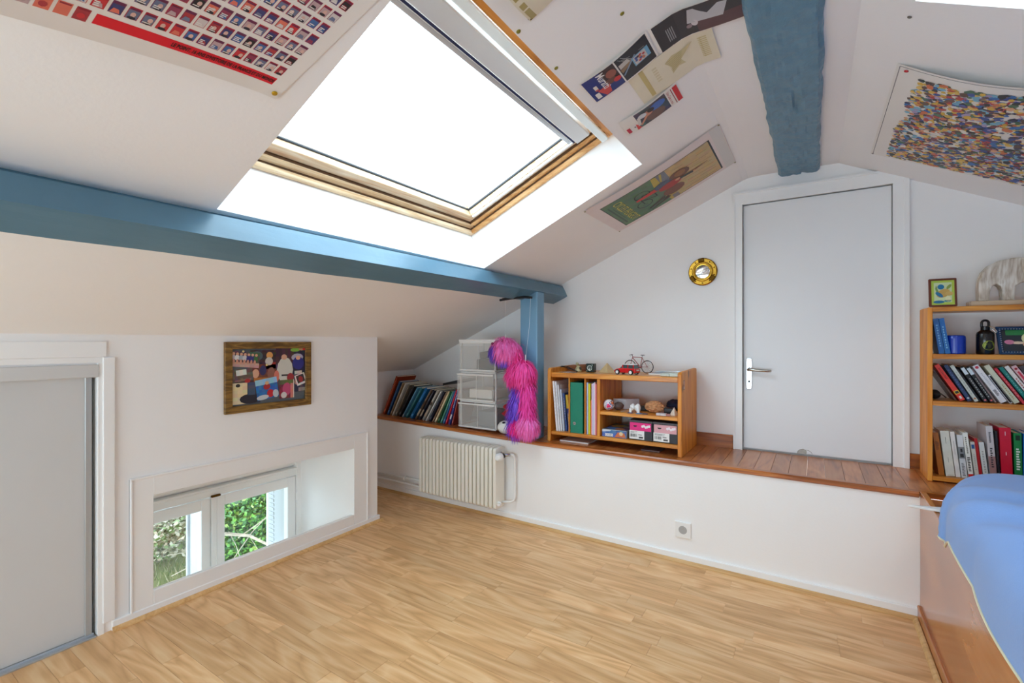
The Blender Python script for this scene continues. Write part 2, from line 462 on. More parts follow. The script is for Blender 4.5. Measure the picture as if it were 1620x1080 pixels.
wb.quad((XK-.14, CY0, CZ1), (XK, CY0, CZ1), (XK, CY1, CZ1), (XK-.14, CY1, CZ1))
wb.quad((XK-.14, CY0, -.02), (XK-.14, CY1, -.02), (XK-.14, CY1, CZ1), (XK-.14, CY0, CZ1))
struct(wb.build('wall_left', WALL))
# --- eave wall in the alcove, gable wall with the door, low wall under the ledge, walls behind the view
struct(MB().quad((XE, YC, -.02), (XE, YB, -.02), (XE, YB, .98), (XE, YC, .98)).build('wall_eave', WALL))
DX0, DX1, DZ0, DZ1 = -.363, .345, .548, 2.023
gb = MB()
left = [(XE-.04, .5), (DX0, .5), (DX0, roof_z(DX0)+.02)] + [(x, z+.02) for x, z in reversed(PROF) if x < DX0]
gb.quad(*[(x, YB, z) for x, z in left])
right = [(DX1, .5), (XR+.05, .5), (XR+.05, roof_z(XR+.05)+.02), (DX1, roof_z(DX1)+.02)]
gb.quad(*[(x, YB, z) for x, z in right])
up = [(DX0, DZ1), (DX1, DZ1), (DX1, roof_z(DX1)+.02), (.114, 2.2), (-.1, 2.205), (-.28, 2.206), (-.33, 2.202), (DX0, roof_z(DX0)+.02)]
gb.quad(*[(x, YB, z) for x, z in up])
for xa in (DX0, DX1): gb.quad((xa, YB, DZ0-.02), (xa, YB+.05, DZ0-.02), (xa, YB+.05, DZ1), (xa, YB, DZ1))
gb.quad((DX0, YB, DZ1), (DX1, YB, DZ1), (DX1, YB+.05, DZ1), (DX0, YB+.05, DZ1))
gb.quad((DX0-.05, YB-.02, .53), (DX1+.05, YB-.02, .53), (DX1+.05, YB+.05, .548), (DX0-.05, YB+.05, .548))
gb.quad((DX0-.05, YB+.05, .4), (DX1+.05, YB+.05, .4), (DX1+.05, YB+.05, DZ1+.05), (DX0-.05, YB+.05, DZ1+.05))
struct(gb.build('wall_back', WALL))
struct(MB().add([(XE-.05, YL, -.02), (-1.5, YL, -.02), (XB+.03, YL, -.02), (XB+.03, YL, .53), (-1.5, YL, .53), (XE-.05, YL, lz(XE)-.02)], [(0,1,4,5), (1,2,3,4)]).build('wall_low', WALL))
struct(MB().quad((XR, YN, -.02), (XR, YB, -.02), (XR, YB, 1.3), (XR, YN, 1.3)).build('wall_right', WALL))
GX0, GX1, GZ0, GZ1 = -2.2, .34, .30, 1.30              # unseen gable window, added behind the viewpoint for more daylight
fw_ = MB()
fw_.quad((XE-.1, YN, -.02), (GX0, YN, -.02), (GX0, YN, roof_z(GX0)+.03), (XE-.1, YN, .95)).quad((GX1, YN, -.02), (XR+.1, YN, -.02), (XR+.1, YN, roof_z(XR)+.03), (GX1, YN, roof_z(GX1)+.03))
fw_.quad((GX0, YN, -.02), (GX1, YN, -.02), (GX1, YN, GZ0), (GX0, YN, GZ0)).quad((GX0, YN, GZ1), (GX1, YN, GZ1), (GX1, YN, 2.3), (GX0, YN, 2.3))
for (p, q) in (((GX0, GZ0), (GX1, GZ0)), ((GX1, GZ0), (GX1, GZ1)), ((GX1, GZ1), (GX0, GZ1)), ((GX0, GZ1), (GX0, GZ0))):
    fw_.quad((p[0], YN, p[1]), (q[0], YN, q[1]), (q[0], YN-.2, q[1]), (p[0], YN-.2, p[1]))
struct(fw_.build('wall_front', WALL))
gw = struct(thing('added_window_4', ((GX0+GX1)/2, YN-.15, GZ0)))
gb_ = MB(); gm = (GX0+GX1)/2
for (a, b, c, d) in ((GX0, GX0+.06, GZ0, GZ1), (GX1-.06, GX1, GZ0, GZ1), (gm-.04, gm+.04, GZ0, GZ1), (GX0, GX1, GZ0, GZ0+.06), (GX0, GX1, GZ1-.06, GZ1)): gb_.box(a, b, YN-.18, YN-.12, c, d)
gb_.build('window_frame', TRIM, gw, bevel=.003)
for a, b in ((GX0+.05, gm-.03), (gm+.03, GX1-.05)): MB().box(a, b, YN-.152, YN-.148, GZ0+.05, GZ1-.05).build('pane', GLASS, gw)

# --- baseboards and beading at the floor
struct(MB().box(XK-.005, XK+.014, .748, YC+.012, -.01, .042).build('baseboard_left', TRIM, bevel=.003))
struct(MB().box(XE, XB, YL-.014, YL+.004, -.01, .048).build('baseboard_low', TRIM, bevel=.003))
def qround(p0, p1, side, name):
    p0, p1, side = Vector(p0), Vector(p1), Vector(side)*.017
    prof = [(0, 0), (1, 0), (.95, .4), (.7, .75), (.35, .95), (0, 1)]
    struct(MB().prism(prof, lambda a, b, k: (p0 if k == 0 else p1) + side*a + Vector((0, 0, .018*b-.001)), 1).build(name, QROUND, fixn=True))
qround((XK+.013, .748, 0), (XK+.013, YC+.03, 0), (1, 0, 0), 'trim_1')
qround((XE, YL-.013, 0), (XB, YL-.013, 0), (0, -1, 0), 'trim_2')
qround((XB-.012, YL-.03, 0), (XB-.012, YN, 0), (-1, 0, 0), 'trim_3')

# --- window casing and cupboard casing on the knee wall
cs = MB()
for (a, b, c, d) in ((.808, WY0, .04, .612), (WY1, 2.078, .04, .612), (WY0, WY1, WZ1, .612), (WY0, WY1, .04, WZ0)):
    cs.box(XK-.002, XK+.010, a, b, c, d)
struct(cs.build('trim_4', TRIM, bevel=.002))
cs = MB()
cs.box(XK, XK+.016, .808, .818, .04, .612).box(XK, XK+.016, .808, 2.078, .604, .614).box(XK, XK+.016, 2.068, 2.078, .04, .612)
struct(cs.build('trim_5', TRIM, bevel=.003))
cs = MB()
cs.box(XK-.002, XK+.006, CY1, CY1+.022, -.005, CZ1+.052).box(XK-.002, XK+.014, CY1+.016, CY1+.055, .045, CZ1+.05)
cs.box(XK-.002, XK+.012, CY0-.02, CY1+.028, CZ1+.052, CZ1+.115).box(XK-.002, XK+.008, CY0-.02, CY1+.022, CZ1+.028, CZ1+.052)
struct(cs.build('trim_6', TRIM, bevel=.002))
# --- sliding cupboard door
d1 = struct(MB().box(XK-.035, XK-.02, CY0, CY1-.03, .012, CZ1-.02).build('door_1', GREYP, bevel=.002))
MB().box(XK-.036, XK-.012, CY1-.034, CY1-.012, .010, CZ1-.01).build('edge_profile', mat('grey_door_profile', (178, 179, 178), .35, metal=.2, var=.02), d1, bevel=.002)
MB().box(XK-.03, XK+.012, CY0, CY1+.004, CZ1-.03, CZ1+.022).build('pelmet', GREYP, d1, bevel=.003)
MB().box(XK-.05, XK+.010, CY0, CY1-.004, -.004, .006).build('floor_track', ALU, d1, bevel=.001)
MB().box(XK-.02, XK-.014, CY0, CY1-.006, .006, .013).build('track_rail', ALU, d1)
MB().box(XK-.09, XK-.05, CY1-.02, CY1+.0, .0, CZ1).build('gap_shade', BLACK, d1)  # black strip stands in for the shade in the door gap

# --- low casement window in the recess
wy0, wymid, wy1 = .86, 1.385, 1.905
win = struct(thing('window_1', (XW, 1.4, -.2)))
fb = MB()
fb.box(XW-.05, XW+.019, wy1, WY1+.02, -.2, .5).box(XW-.05, XW+.01, wy0-.06, WY1-.02, .292, .33).box(XW-.05, XW+.018, wy0-.06, WY1-.02, .33, .345).box(XW-.05, XW-.01, wy0-.06, WY1-.02, .356, .52).box(XW-.05, XW-.035, wy0-.06, WY1-.02, .33, .5)
fb.box(XW-.05, XW+.012, wymid-.017, wymid+.012, -.2, .30).box(XW-.05, XW+.01, wy0-.06, WY1-.02, -.32, -.2)
fb.build('window_frame', TRIM, win, bevel=.003)
def sash(y0, y1, gl0, gl1):
    b = MB()
    b.box(XW-.045, XW+.004, y0, gl0, -.2, .285).box(XW-.045, XW+.004, gl1, y1, -.2, .285).box(XW-.045, XW+.004, gl0, gl1, .222, .285).box(XW-.045, XW+.004, gl0, gl1, -.2, -.15)
    o = b.build('sash', TRIM, win, bevel=.003)
    MB().box(XW-.024, XW-.020, gl0-.005, gl1+.005, -.155, .227).build('pane', GLASS, o)
sash(wy0, 1.366, .92, 1.318); sash(1.399, 1.903, 1.446, 1.848)
MB().box(XW, XW+.022, wymid-.02, wymid+.03, .288, .30).build('latch', BRASSD, win, bevel=.002)
MB().lathe([(.005, 0), (.007, .006), (.007, .05), (.005, .056)], (XW+.012, 1.905, .12), n=10).build('hinge', TRIM, win, smooth=True)
ex = MB().box(XW-.33, XW-.07, 1.395, 1.43, -.3, .5).box(XW-.34, XW-.32, 1.38, 1.45, -.3, .5)
ex.build('outer_mullion', mat('outer_white_pvc', (176, 179, 182), .4, var=.01), win, bevel=.004)
ex = MB().box(XW-.28, XW-.06, 1.872, 1.91, -.3, .5)
for k in range(26): ex.box(XW-.26, XW-.20, 1.868, 1.874, -.28+k*.03, -.262+k*.03)
ex.build('shutter_guide', MATS['outer_white_pvc'], win)

# --- gable door, casing and lever handle
door = struct(MB().box(DX0+.0025, DX1-.0005, YB+.008, YB+.045, DZ0+.010, DZ1-.001).build('door_2', DOORP, bevel=.003))
hp = [(-.012, 0), (.012, 0), (.016, .02), (.016, .165), (.012, .185), (-.012, .185), (-.016, .165), (-.016, .02)]
hx, hz = -.329, .915
pl = MB().prism(hp, lambda a, b, k: Vector((hx+a, YB+.008-k, hz+b)), .008).build('handle_plate', CHROME, door, bevel=.002, fixn=True)
MB().lathe([(.011, 0), (.011, .012), (.008, .016), (.008, .05)], (hx, YB+.002, hz+.118), (0, -1, 0), 16).build('handle_collar', CHROME, pl, smooth=True)
MB().tube([(hx, YB-.04, hz+.118), (hx+.02, YB-.048, hz+.118), (hx+.06, YB-.05, hz+.116), (hx+.1, YB-.046, hz+.114), (hx+.118, YB-.038, hz+.114)], [.009, .0095, .009, .0085, .007], 12).build('lever', mat('brushed_nickel', (196, 192, 182), .25, metal=1, var=.02), pl, smooth=True)
MB().lathe([(.006, 0), (.006, .004), (.003, .004)], (hx, YB+.001, hz+.045), (0, -1, 0), 12).build('keyhole', BLACK, pl)
pp = [(-.036, 0), (-.034, .012), (-.024, .022), (-.008, .027), (.004, .022), (.01, .016), (.008, 0)]
MB().prism(pp, lambda a, b, k: Vector((-.045+a, YB+.0085-k, DZ0+.0115+b)), .0012).build('chipped_patch', mat('chipped_grey_paint', (186, 184, 176), .8, var=.15, scale=40), door, fixn=True)
ck = [(-.036, 0), (-.034, .012), (-.024, .022), (-.008, .027), (.004, .022), (.018, .022), (.03, .014), (.036, .004)]
MB().tube([(-.045+a, YB+.0075, DZ0+.0118+b) for a, b in ck], .0009, 5).build('chip_edge', mat('chip_brown', (96, 72, 46), .8, var=.2), door)
tb = MB()
tb.box(DX0-.046, DX0, YB-.018, YB+.03, DZ0, DZ1+.02).box(DX1, DX1+.064, YB-.018, YB+.03, DZ0, 2.045)
tb.prism([(DX0-.05, DZ1), (DX1+.02, DZ1), (.409, 2.04), (.285, 2.096), (DX0-.05, 2.096)], lambda a, b, k: Vector((a, YB-.0185+k, b)), .03)
tb.box(DX0-.050, DX0-.040, YB-.026, YB, DZ0, DZ1+.06).box(DX0-.008, DX0, YB-.024, YB, DZ0, DZ1).box(DX1+.045, DX1+.066, YB-.026, YB, DZ0, 2.035).box(DX0-.05, .285, YB-.026, YB, 2.086, 2.096)
struct(tb.build('trim_7', TRIM))

# --- wooden baseboards on the ledge
SKW = wood('red_brown_skirting', (112, 54, 14), (166, 90, 28), (188, 112, 44), 'X', grain=10, stretch=10, rough=.35, coat=.2, rand=.05, figure=.4, world_pos=True)
struct(MB().box(-1.5, DX0-.052, YB-.02, YB, .545, .63).build('baseboard_back', SKW, bevel=.004))
struct(MB().box(DX1+.066, 1.9, YB-.02, YB, .545, .626).build('baseboard_right', SKW, bevel=.004))

# --- the board ledge
ledge = thing('wooden_ledge', (-1.3, 2.9, .53), 'raised ledge of varnished pine boards running under the white door', 'ledge')
lb = unit_box('board', LEDGEW)
x = -.415 - .0768*35
while x < XR - .02:
    a, b = max(x, XE), min(x+.0768, XR)
    if b - a > .01:
        z = lz((a+b)/2)
        o = piece('board', lb, (a+.0009, YL+.024, z-.025), (b-a-.0018, YB-YL-.024, .025-random.uniform(0, .0008)), ledge)
    x += .0768
nb = MB()
prof = [(-.012, -.006), (-.012, -.018), (-.006, -.024), (.026, -.024), (.026, .0015), (-.006, .0015)]
for xa, xb in ((XE, -1.5), (-1.5, XB-.004)):
    n = len(prof)
    nb.add([(xa, YL+p, lz(xa)+q) for p, q in prof]+[(xb, YL+p, lz(xb)+q) for p, q in prof], [tuple(range(n)), tuple(range(2*n-1, n-1, -1))]+[(i, n+i, n+(i+1) % n, (i+1) % n) for i in range(n)])
nb.box(XB-.004, XR, YL+.0005, YL+.026, .526, .551)
nb.build('nosing', NOSEW, ledge, fixn=True)

# --- beams and post
def straight_beam(name, sec, y0, y1, tilt, m, label, rough=0.0, seg=60, kk=5, hewn=0.0):
    b = MB(); n = len(sec)
    def sub(sec):
        out = []
        for i in range(len(sec)):
            a, c = Vector(sec[i]), Vector(sec[(i+1) % len(sec)])
            k = kk
            out += [a.lerp(c, j/k) for j in range(k)]
        return out
    s2 = sub(sec); n = len(s2); cx = sum(p.x for p in s2)/n; cz = sum(p.y for p in s2)/n
    rings = []
    for i in range(seg+1):
        y = y0 + (y1-y0)*i/seg
        for p in s2:
            w = noise.noise(Vector((p.x*6, y*2.2, p.y*6)))*rough + noise.noise(Vector((p.x*22, y*5, p.y*22)))*rough*.5
            if hewn:
                g1 = noise.noise(Vector((p.x*26, y*5.5, p.y*26+7))); g2 = noise.noise(Vector((p.x*60, y*14, p.y*60)))
                w += hewn*(max(0, g1-.25)*-2.2 + g2*.35)
            d = (Vector((p.x-cx, p.y-cz))).normalized()*w
            rings.append((p.x+d.x, y, p.y+d.y-(YB-y)*tilt))
    fs = [(i*n+k, (i+1)*n+k, (i+1)*n+(k+1) % n, i*n+(k+1) % n) for i in range(seg) for k in range(n)]
    b.add(rings, fs + [tuple(range(n)), tuple(seg*n+k for k in range(n-1, -1, -1))])
    return tag(b.build(name, m, fixn=True), label, 'beam')
straight_beam('purlin_beam', [(-1.625, 1.640), (-1.602, 1.614), (-1.574, 1.611), (-1.536, 1.535), (-1.548, 1.528), (-1.65, 1.482), (-1.70, 1.62)], YN, YB, .006, BLUE, 'long blue painted roof beam running below the skylight', .0025)
straight_beam('ridge_beam', [(-.172, 2.24), (-.174, 2.172), (-.160, 2.155), (.012, 2.153), (.026, 2.166), (.026, 2.24)], YN, YB+.01, .0, mat('rough_blue_beam_paint', (90, 132, 156), .35, var=.10, scale=14, bump=.9, bscale=24), 'rough hewn blue ridge beam ending above the white door', .005, 420, 16, .015)
pb = MB().box(-1.668, -1.536, 2.70, 2.80, lz(-1.6)+.0002, 1.53)
tag(pb.build('post', BLUEPOST, bevel=.008, segs=2), 'square blue painted post standing on the ledge under the beam', 'post')

# --- roof window (left slope)
sk = struct(thing('window_2', RP(.45, 1.46, .2)))
def rring(F, a0, a1, b0, b1, w, d0, d1, name, m, par, m2=None, ws=None):
    wa = ws or (w, w, w, w)   # low, high, near, far
    b = MB(); b.rbox(a0, a0+wa[0], b0, b1, d0, d1, F); b.rbox(a1-wa[1], a1, b0, b1, d0, d1, F)
    o = b.build(name, m, par, bevel=.003)
    b = MB(); b.rbox(a0+wa[0], a1-wa[1], b0, b0+wa[2], d0, d1, F); b.rbox(a0+wa[0], a1-wa[1], b1-wa[3], b1, d0, d1, F)
    b.build(name, m2 or m, par, bevel=.003)
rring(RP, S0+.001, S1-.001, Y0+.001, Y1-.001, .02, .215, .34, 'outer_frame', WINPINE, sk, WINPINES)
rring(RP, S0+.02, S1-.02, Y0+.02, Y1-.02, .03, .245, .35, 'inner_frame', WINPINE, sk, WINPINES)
DGAP = mat('dark_gap_shade', (96, 66, 40), .7, var=.2, scale=30)  # dark strips drawn in for the shaded gaps between frame and sash
rring(RP, S0+.0195, S1-.0195, Y0+.0195, Y1-.0195, .0022, .236, .25, 'gap_line', DGAP, sk)
rring(RP, S0+.048, S1-.048, Y0+.048, Y1-.048, .0025, .252, .27, 'gap_line', DGAP, sk)
WSASH = wood('bleached_sash_pine', (186, 112, 58), (222, 194, 158), (238, 222, 200), 'Y', grain=7, stretch=7, rough=.5, rand=.1, figure=.3)
rring(RP, S0+.051, S1-.051, Y0+.051, Y1-.051, .045, .265, .34, 'sash', WSASH, sk, WSASH)
MB().rbox(S0+.09, S1-.09, Y0+.09, Y1-.09, .312, .318).build('glazing', GLASS, sk)
rring(RP, S0+.093, S1-.093, Y0+.093, Y1-.093, .010, .300, .312, 'glazing_gasket', mat('dark_gasket', (60, 62, 66), .6, var=.05), sk)
MB().rbox(S0+.10, .74, Y1-.092, Y1-.078, .255, .268).build('blind_track', WPLAST, sk, bevel=.002)
bl = MB().rbox(.742, .815, Y0+.06, Y1-.105, .225, .285).build('blind_cassette', mat('grey_blind_cassette', (212, 213, 214), .4, var=.01), sk, bevel=.004)
MB().rbox(.728, .742, Y0+.06, Y1-.112, .236, .262).build('navy_strip', mat('navy_fabric', (52, 60, 98), .8, var=.05), bl)
MB().rbox(.706, .728, Y0+.06, Y1-.118, .240, .262).build('bottom_bar', mat('pale_aluminium_bar', (196, 198, 202), .35, metal=.3, var=.02), bl, bevel=.004)
MB().rbox(.728, .7305, Y0+.06, Y1-.118, .234, .240).build('bar_lip', WPLAST, bl)
MB().rbox(.842, .874, Y0+.03, Y1-.06, .175, .20).build('ventilation_bar', mat('bluish_white_bar', (232, 240, 240), .3, var=.01), sk, bevel=.003)
MB().rbox(.878, .93, Y0+.02, Y1-.05, .19, .24).build('top_rail', wood('amber_pine_rail', (140, 72, 14), (200, 130, 52), (216, 150, 76), 'Y', grain=10, stretch=14, rough=.4, rand=.0, figure=.4), sk, bevel=.002)
MB().lathe([(.004, 0), (.004, .003), (.002, .004)], RP(-.0, Y1-.0205, .24), (0, -1, 0), 8).build('screw', BLACK, sk)

# --- second roof window (right slope), guessed from an edge and sized to add daylight
sk2 = struct(thing('guessed_window_3', RQ(.54, 1.2, .2)))
rring(RQ, T0+.001, T1-.001, V0+.001, V1-.001, .05, .22, .34, 'outer_frame', WINPINES, sk2)
rring(RQ, T0+.052, T1-.052, V0+.052, V1-.052, .05, .26, .34, 'sash', WINPINES, sk2)
MB().rbox(T0+.09, T1-.09, V0+.09, V1-.09, .312, .318, RQ).build('glazing', GLASS, sk2)
# unseen eaves slab, added to shade the low window and ground outside
struct(MB().rbox(-2.75, -1.77, YN-.3, YB+.3, .02, .10).build('added_eaves', mat('added_eaves_shade', (190, 186, 178), .8, var=.05)))

# ================================================================== THINGS
def hexc(c): return c
def cov_mat(c, rough=.42): return mat('cover_%d_%d_%d' % c, c, rough, var=.06, scale=25)
BAR_INK = (40, 40, 44)
def book(label, x, yf, z, t, h, d, ang, c, group, pages=(226, 216, 196), marks=(), name='book', pagetop=True):
    """ang > 0 leans to +x (pivot on the right lower corner), ang < 0 leans to -x; x is the pivot's place on the shelf"""
    a = math.radians(abs(ang))
    if ang >= 0: U = Vector((math.cos(a), 0, -math.sin(a))); Hh = Vector((math.sin(a), 0, math.cos(a))); o = Vector((x, yf, z)) - U*t
    else: U = Vector((math.cos(a), 0, math.sin(a))); Hh = Vector((-math.sin(a), 0, math.cos(a))); o = Vector((x, yf, z))
    D = Vector((0, 1, 0)); ct = min(.0025, t*.15)
    rt = thing(name, (x, yf+d/2, z), label, 'book' if name == 'book' else name.replace('_', ' '), group)
    b = MB()
    b.obox(o, U*t, D*.003, Hh*h)
    b.obox(o+D*.003, U*ct, D*(d-.003), Hh*h); b.obox(o+U*(t-ct)+D*.003, U*ct, D*(d-.003), Hh*h)
    cv = b.build('cover', cov_mat(c), rt)
    MB().obox(o+U*ct+D*.003+Hh*.003, U*(t-2*ct), D*(d-.007), Hh*(h-.0055)).build('pages', mat('pages_%d' % pages[0], pages, .8, var=.08, scale=120), rt)
    if marks:
        p = Print(lambda q, r, k: o + U*q*t + Hh*r*h - D*(.0003+k))
        for m in marks:
            if m[0] == 'band': p.rect(0.0, m[1], 1.0, m[2], m[3], 1, 2)
            elif m[0] == 'bar': p.rect(.5-m[4]/2, m[1], .5+m[4]/2, m[2], m[3], 2, 2)
            elif m[0] == 'lines':
                n = 9
                for i in range(n):
                    r0 = m[1]+(m[2]-m[1])*i/n
                    p.rect(.5-m[4]/2, r0, .5+m[4]/2*random.choice((.4, .7, 1)), r0+(m[2]-m[1])/n*.6, m[3], 2, 2)
            elif m[0] == 'dot': p.disc(.5, m[1], .3, m[2], 2, rb=.3*t/h)
            elif m[0] == 'text': p.text(m[1], .2, m[3], .6, m[3]-m[2], m[4], 3, up='a')
        p.done(cv, 'spine_print')
    return rt

# --- albums and picture books leaning in the alcove
G = 'tall books leaning in the eave alcove'
E1 = [ # u of the foot, thickness, height, lean, colour, label
 (606, .020, .355, 26, (150, 56, 22), 'tall orange-brown album at the eave end of the leaning row'),
 (612, .018, .315, 27, (40, 84, 140), 'blue album leaning against the tall orange-brown album'),
 (616, .012, .31, 28, (150, 122, 92), 'tan book between the blue album and a thin white book'),
 (619, .008, .31, 29, (222, 220, 214), 'thin white book third along from the orange-brown album'),
 (624, .015, .308, 31, (112, 104, 92), 'greyish brown book beside the thin white book'),
 (630, .020, .305, 33, (26, 26, 30), 'thick black album near the eave end of the row'),
 (635, .010, .300, 34, (92, 150, 186), 'slim light blue book with a pale foot beside the black album'),
 (641, .018, .300, 35, (42, 108, 116), 'teal green picture book next to the slim light blue one'),
 (649, .024, .300, 35, (18, 96, 152), 'thick bright blue album in the middle of the leaning row'),
 (656, .016, .295, 35, (92, 72, 56), 'brown mottled album next to the thick bright blue one'),
 (661, .014, .29, 34, (36, 38, 52), 'dark navy book between two mottled albums'),
 (668, .018, .29, 33, (150, 146, 138), 'grey stone-coloured album with mottled spine'),
 (672, .007, .285, 33, (218, 218, 214), 'very thin white booklet in the middle of the leaning row'),
 (678, .016, .28, 32, (34, 36, 50), 'black book after the very thin white booklet'),
 (683, .011, .28, 31, (134, 104, 82), 'narrow brown book with a pale edge'),
 (689, .014, .28, 30, (204, 184, 148), 'cream coloured book leaning on the dark green one'),
 (691.5, .015, .28, 28, (24, 74, 42), 'dark green book leaning among the albums'),
 (696, .012, .275, 26, (78, 140, 122), 'sea green book beside the dark green book'),
 (701, .015, .28, 24, (52, 92, 138), 'mid blue book with reddish picture before the red one'),
 (705, .010, .285, 22, (204, 40, 62), 'slim bright red book near the plastic drawers'),
 (710, .017, .275, 19, (58, 62, 132), 'violet blue comic album with starry spine'),
 (714, .012, .27, 16, (138, 52, 46), 'dark red album leaning close to the plastic drawers'),
]
xs_ = []
for i in range(len(E1)-1, -1, -1):
    u, t, h, ang, c, lab = E1[i]; x = ux(u, 2.72)
    if xs_:
        _, t2, h2, a2, _, _ = E1[i+1]; A, B = math.radians(ang), math.radians(a2)
        x = min(x, xs_[-1] - t2/math.cos(B) - max(0, h*(math.sin(A)-math.cos(A)*math.tan(B))) - .0008)
    xs_.append(x)
xs_.reverse()
for (u, t, h, ang, c, lab), x in zip(E1, xs_):
    cc = tuple(max(0, v-40) for v in c)
    lt = tuple(min(255, v+70) for v in c)
    mk = [('lines', .55, .9, lt, .35), ('bar', .06, .14, lt, .6)]
    if 'mottled' in lab: mk = [('band', .12, .34, (182, 168, 146)), ('band', .5, .6, (60, 50, 46)), ('lines', .64, .92, lt, .5)]
    if 'starry' in lab: mk = [('bar', .16, .3, (220, 220, 230), .7), ('lines', .5, .9, (190, 190, 220), .5)]
    if 'pale foot' in lab: mk = [('band', .02, .1, (186, 196, 204)), ('lines', .5, .9, lt, .4)]
    book(lab, x, 2.735, lz(x)+.0005, t, h, .215, ang, c, G, marks=mk)
book('black album lying slanted on top of the leaning books by the drawers', -2.40, 2.76, lz(-2.3)+.292, .016, .19, .20, 78, (24, 24, 28), G)

# --- stack of three translucent drawers
FROST = frosted_mat('frosted_plastic', (244, 244, 240), .80)
FROSTW = frosted_mat('clearer_plastic', (225, 224, 220), .62)
X0, X1, D0, D1 = -2.197, -1.872, 2.70, 3.00
dz = [.575, .772, .985, 1.214]
st = thing('storage_drawers', ((X0+X1)/2, (D0+D1)/2, .573), 'stack of three translucent white plastic drawers beside the blue post', 'storage drawers')
fr = MB()
for i in range(3):
    z0, z1 = dz[i], dz[i+1]
    e = .006 if i == 2 else 0
    for yy in (D0+.012, D1-.014):
        for xx in (X0+e, X1-e-.012): fr.box(xx, xx+.012, yy, yy+.014, z0, z1)
    fr.box(X0+e, X1-e, D0+.012, D1, z1-.014, z1-.002).box(X0+e, X1-e, D0+.004, D1, z0, z0+.008)
fr.box(X0, X1, D0, D1, 1.196, 1.214)
fr.build('frame', WPLAST, st, bevel=.002)
for i in range(3):
    z0, z1 = dz[i]+.01, dz[i+1]-.016
    e = .008 if i == 2 else 0.001; pull = (-.012, -.02, -.004)[2-i] if i < 2 else .002
    b = MB(); y0 = D0+pull
    b.box(X0+e, X1-e, y0, y0+.003, z0, z1).box(X0+e+.004, X1-e-.004, y0+.003, D1-.02, z0, z0+.003)
    b.box(X0+e+.004, X0+e+.007, y0+.003, D1-.02, z0, z1-.03).box(X1-e-.007, X1-e-.004, y0+.003, D1-.02, z0, z1-.03)
    dr = b.build('drawer', FROST, st)
    g = MB().box(X0+e, X1-e, y0-.007, y0+.0, z1-.012, z1).box((X0+X1)/2+.012, (X0+X1)/2+.015, y0-.002, y0, z0, z1-.012).box(X0+e, X1-e, y0-.003, y0, z0-.004, z0+.004)
    g.build('grip', WPLAST, dr, bevel=.0015)
tag(MB().box(-2.13, -1.93, 2.74, 2.95, .790, .853).build('carton', mat('white_carton', (236, 232, 224), .6, var=.02), bevel=.002), 'low white carton inside the middle plastic drawer', 'box')
tag(MB().box(-2.08, -1.90, 2.76, 2.94, 1.000, 1.07).obox((-2.05, 2.76, 1.072), (.14, 0, .02), (0, .16, 0), (-.006, 0, .05)).build('radio', mat('dark_plastic_grey', (48, 50, 54), .5, var=.1), bevel=.004), 'dark grey device inside the top plastic drawer', 'device')
tag(MB().box(-2.05, -1.90, 2.74, 2.95, .590, .70).build('dark_case', mat('slate_case', (96, 102, 112), .5, var=.05), bevel=.006), 'slate grey case inside the bottom plastic drawer', 'case')

# --- red cloth and white helmet-like ball between drawers and toy
def crump(c, r, amp, fr_, n1=28, n2=18):
    return MB().ball(c, r, n1, n2, disp=lambda d: amp*(noise.noise(d*fr_)+.6*noise.noise(d*fr_*2.3)))
tag(crump((-1.775, 2.80, lz(-1.8)+.148), (.085, .055, .075), .38, 2.6).build('red_cloth', mat('red_cloth_fabric', (170, 24, 34), .8, var=.2, scale=20, sheen=.3), smooth=False), 'crumpled dark red cloth wedged beside the plastic drawers', 'cloth')
hb = thing('white_ball', (-1.80, 2.725, lz(-1.8)), 'small white ball with dark panels lying below the red cloth', 'ball')
MB().ball((-1.80, 2.725, lz(-1.8)+.048), (.062, .05, .046), 20, 14).build('shell', mat('glossy_white_ball', (238, 238, 234), .25, var=.01), hb, smooth=True)
for (a, e_) in ((205, 30), (330, 10), (275, 55)):
    d = Vector((math.cos(math.radians(a))*math.cos(math.radians(e_)), math.sin(math.radians(a))*math.cos(math.radians(e_)), math.sin(math.radians(e_))))
    p = Vector((-1.80, 2.725, lz(-1.8)+.046))
    MB().ball(p+Vector((d.x*.055, d.y*.044, d.z*.040)), (.016, .012, .012), 10, 6).build('panel', BLACK, hb, smooth=True)

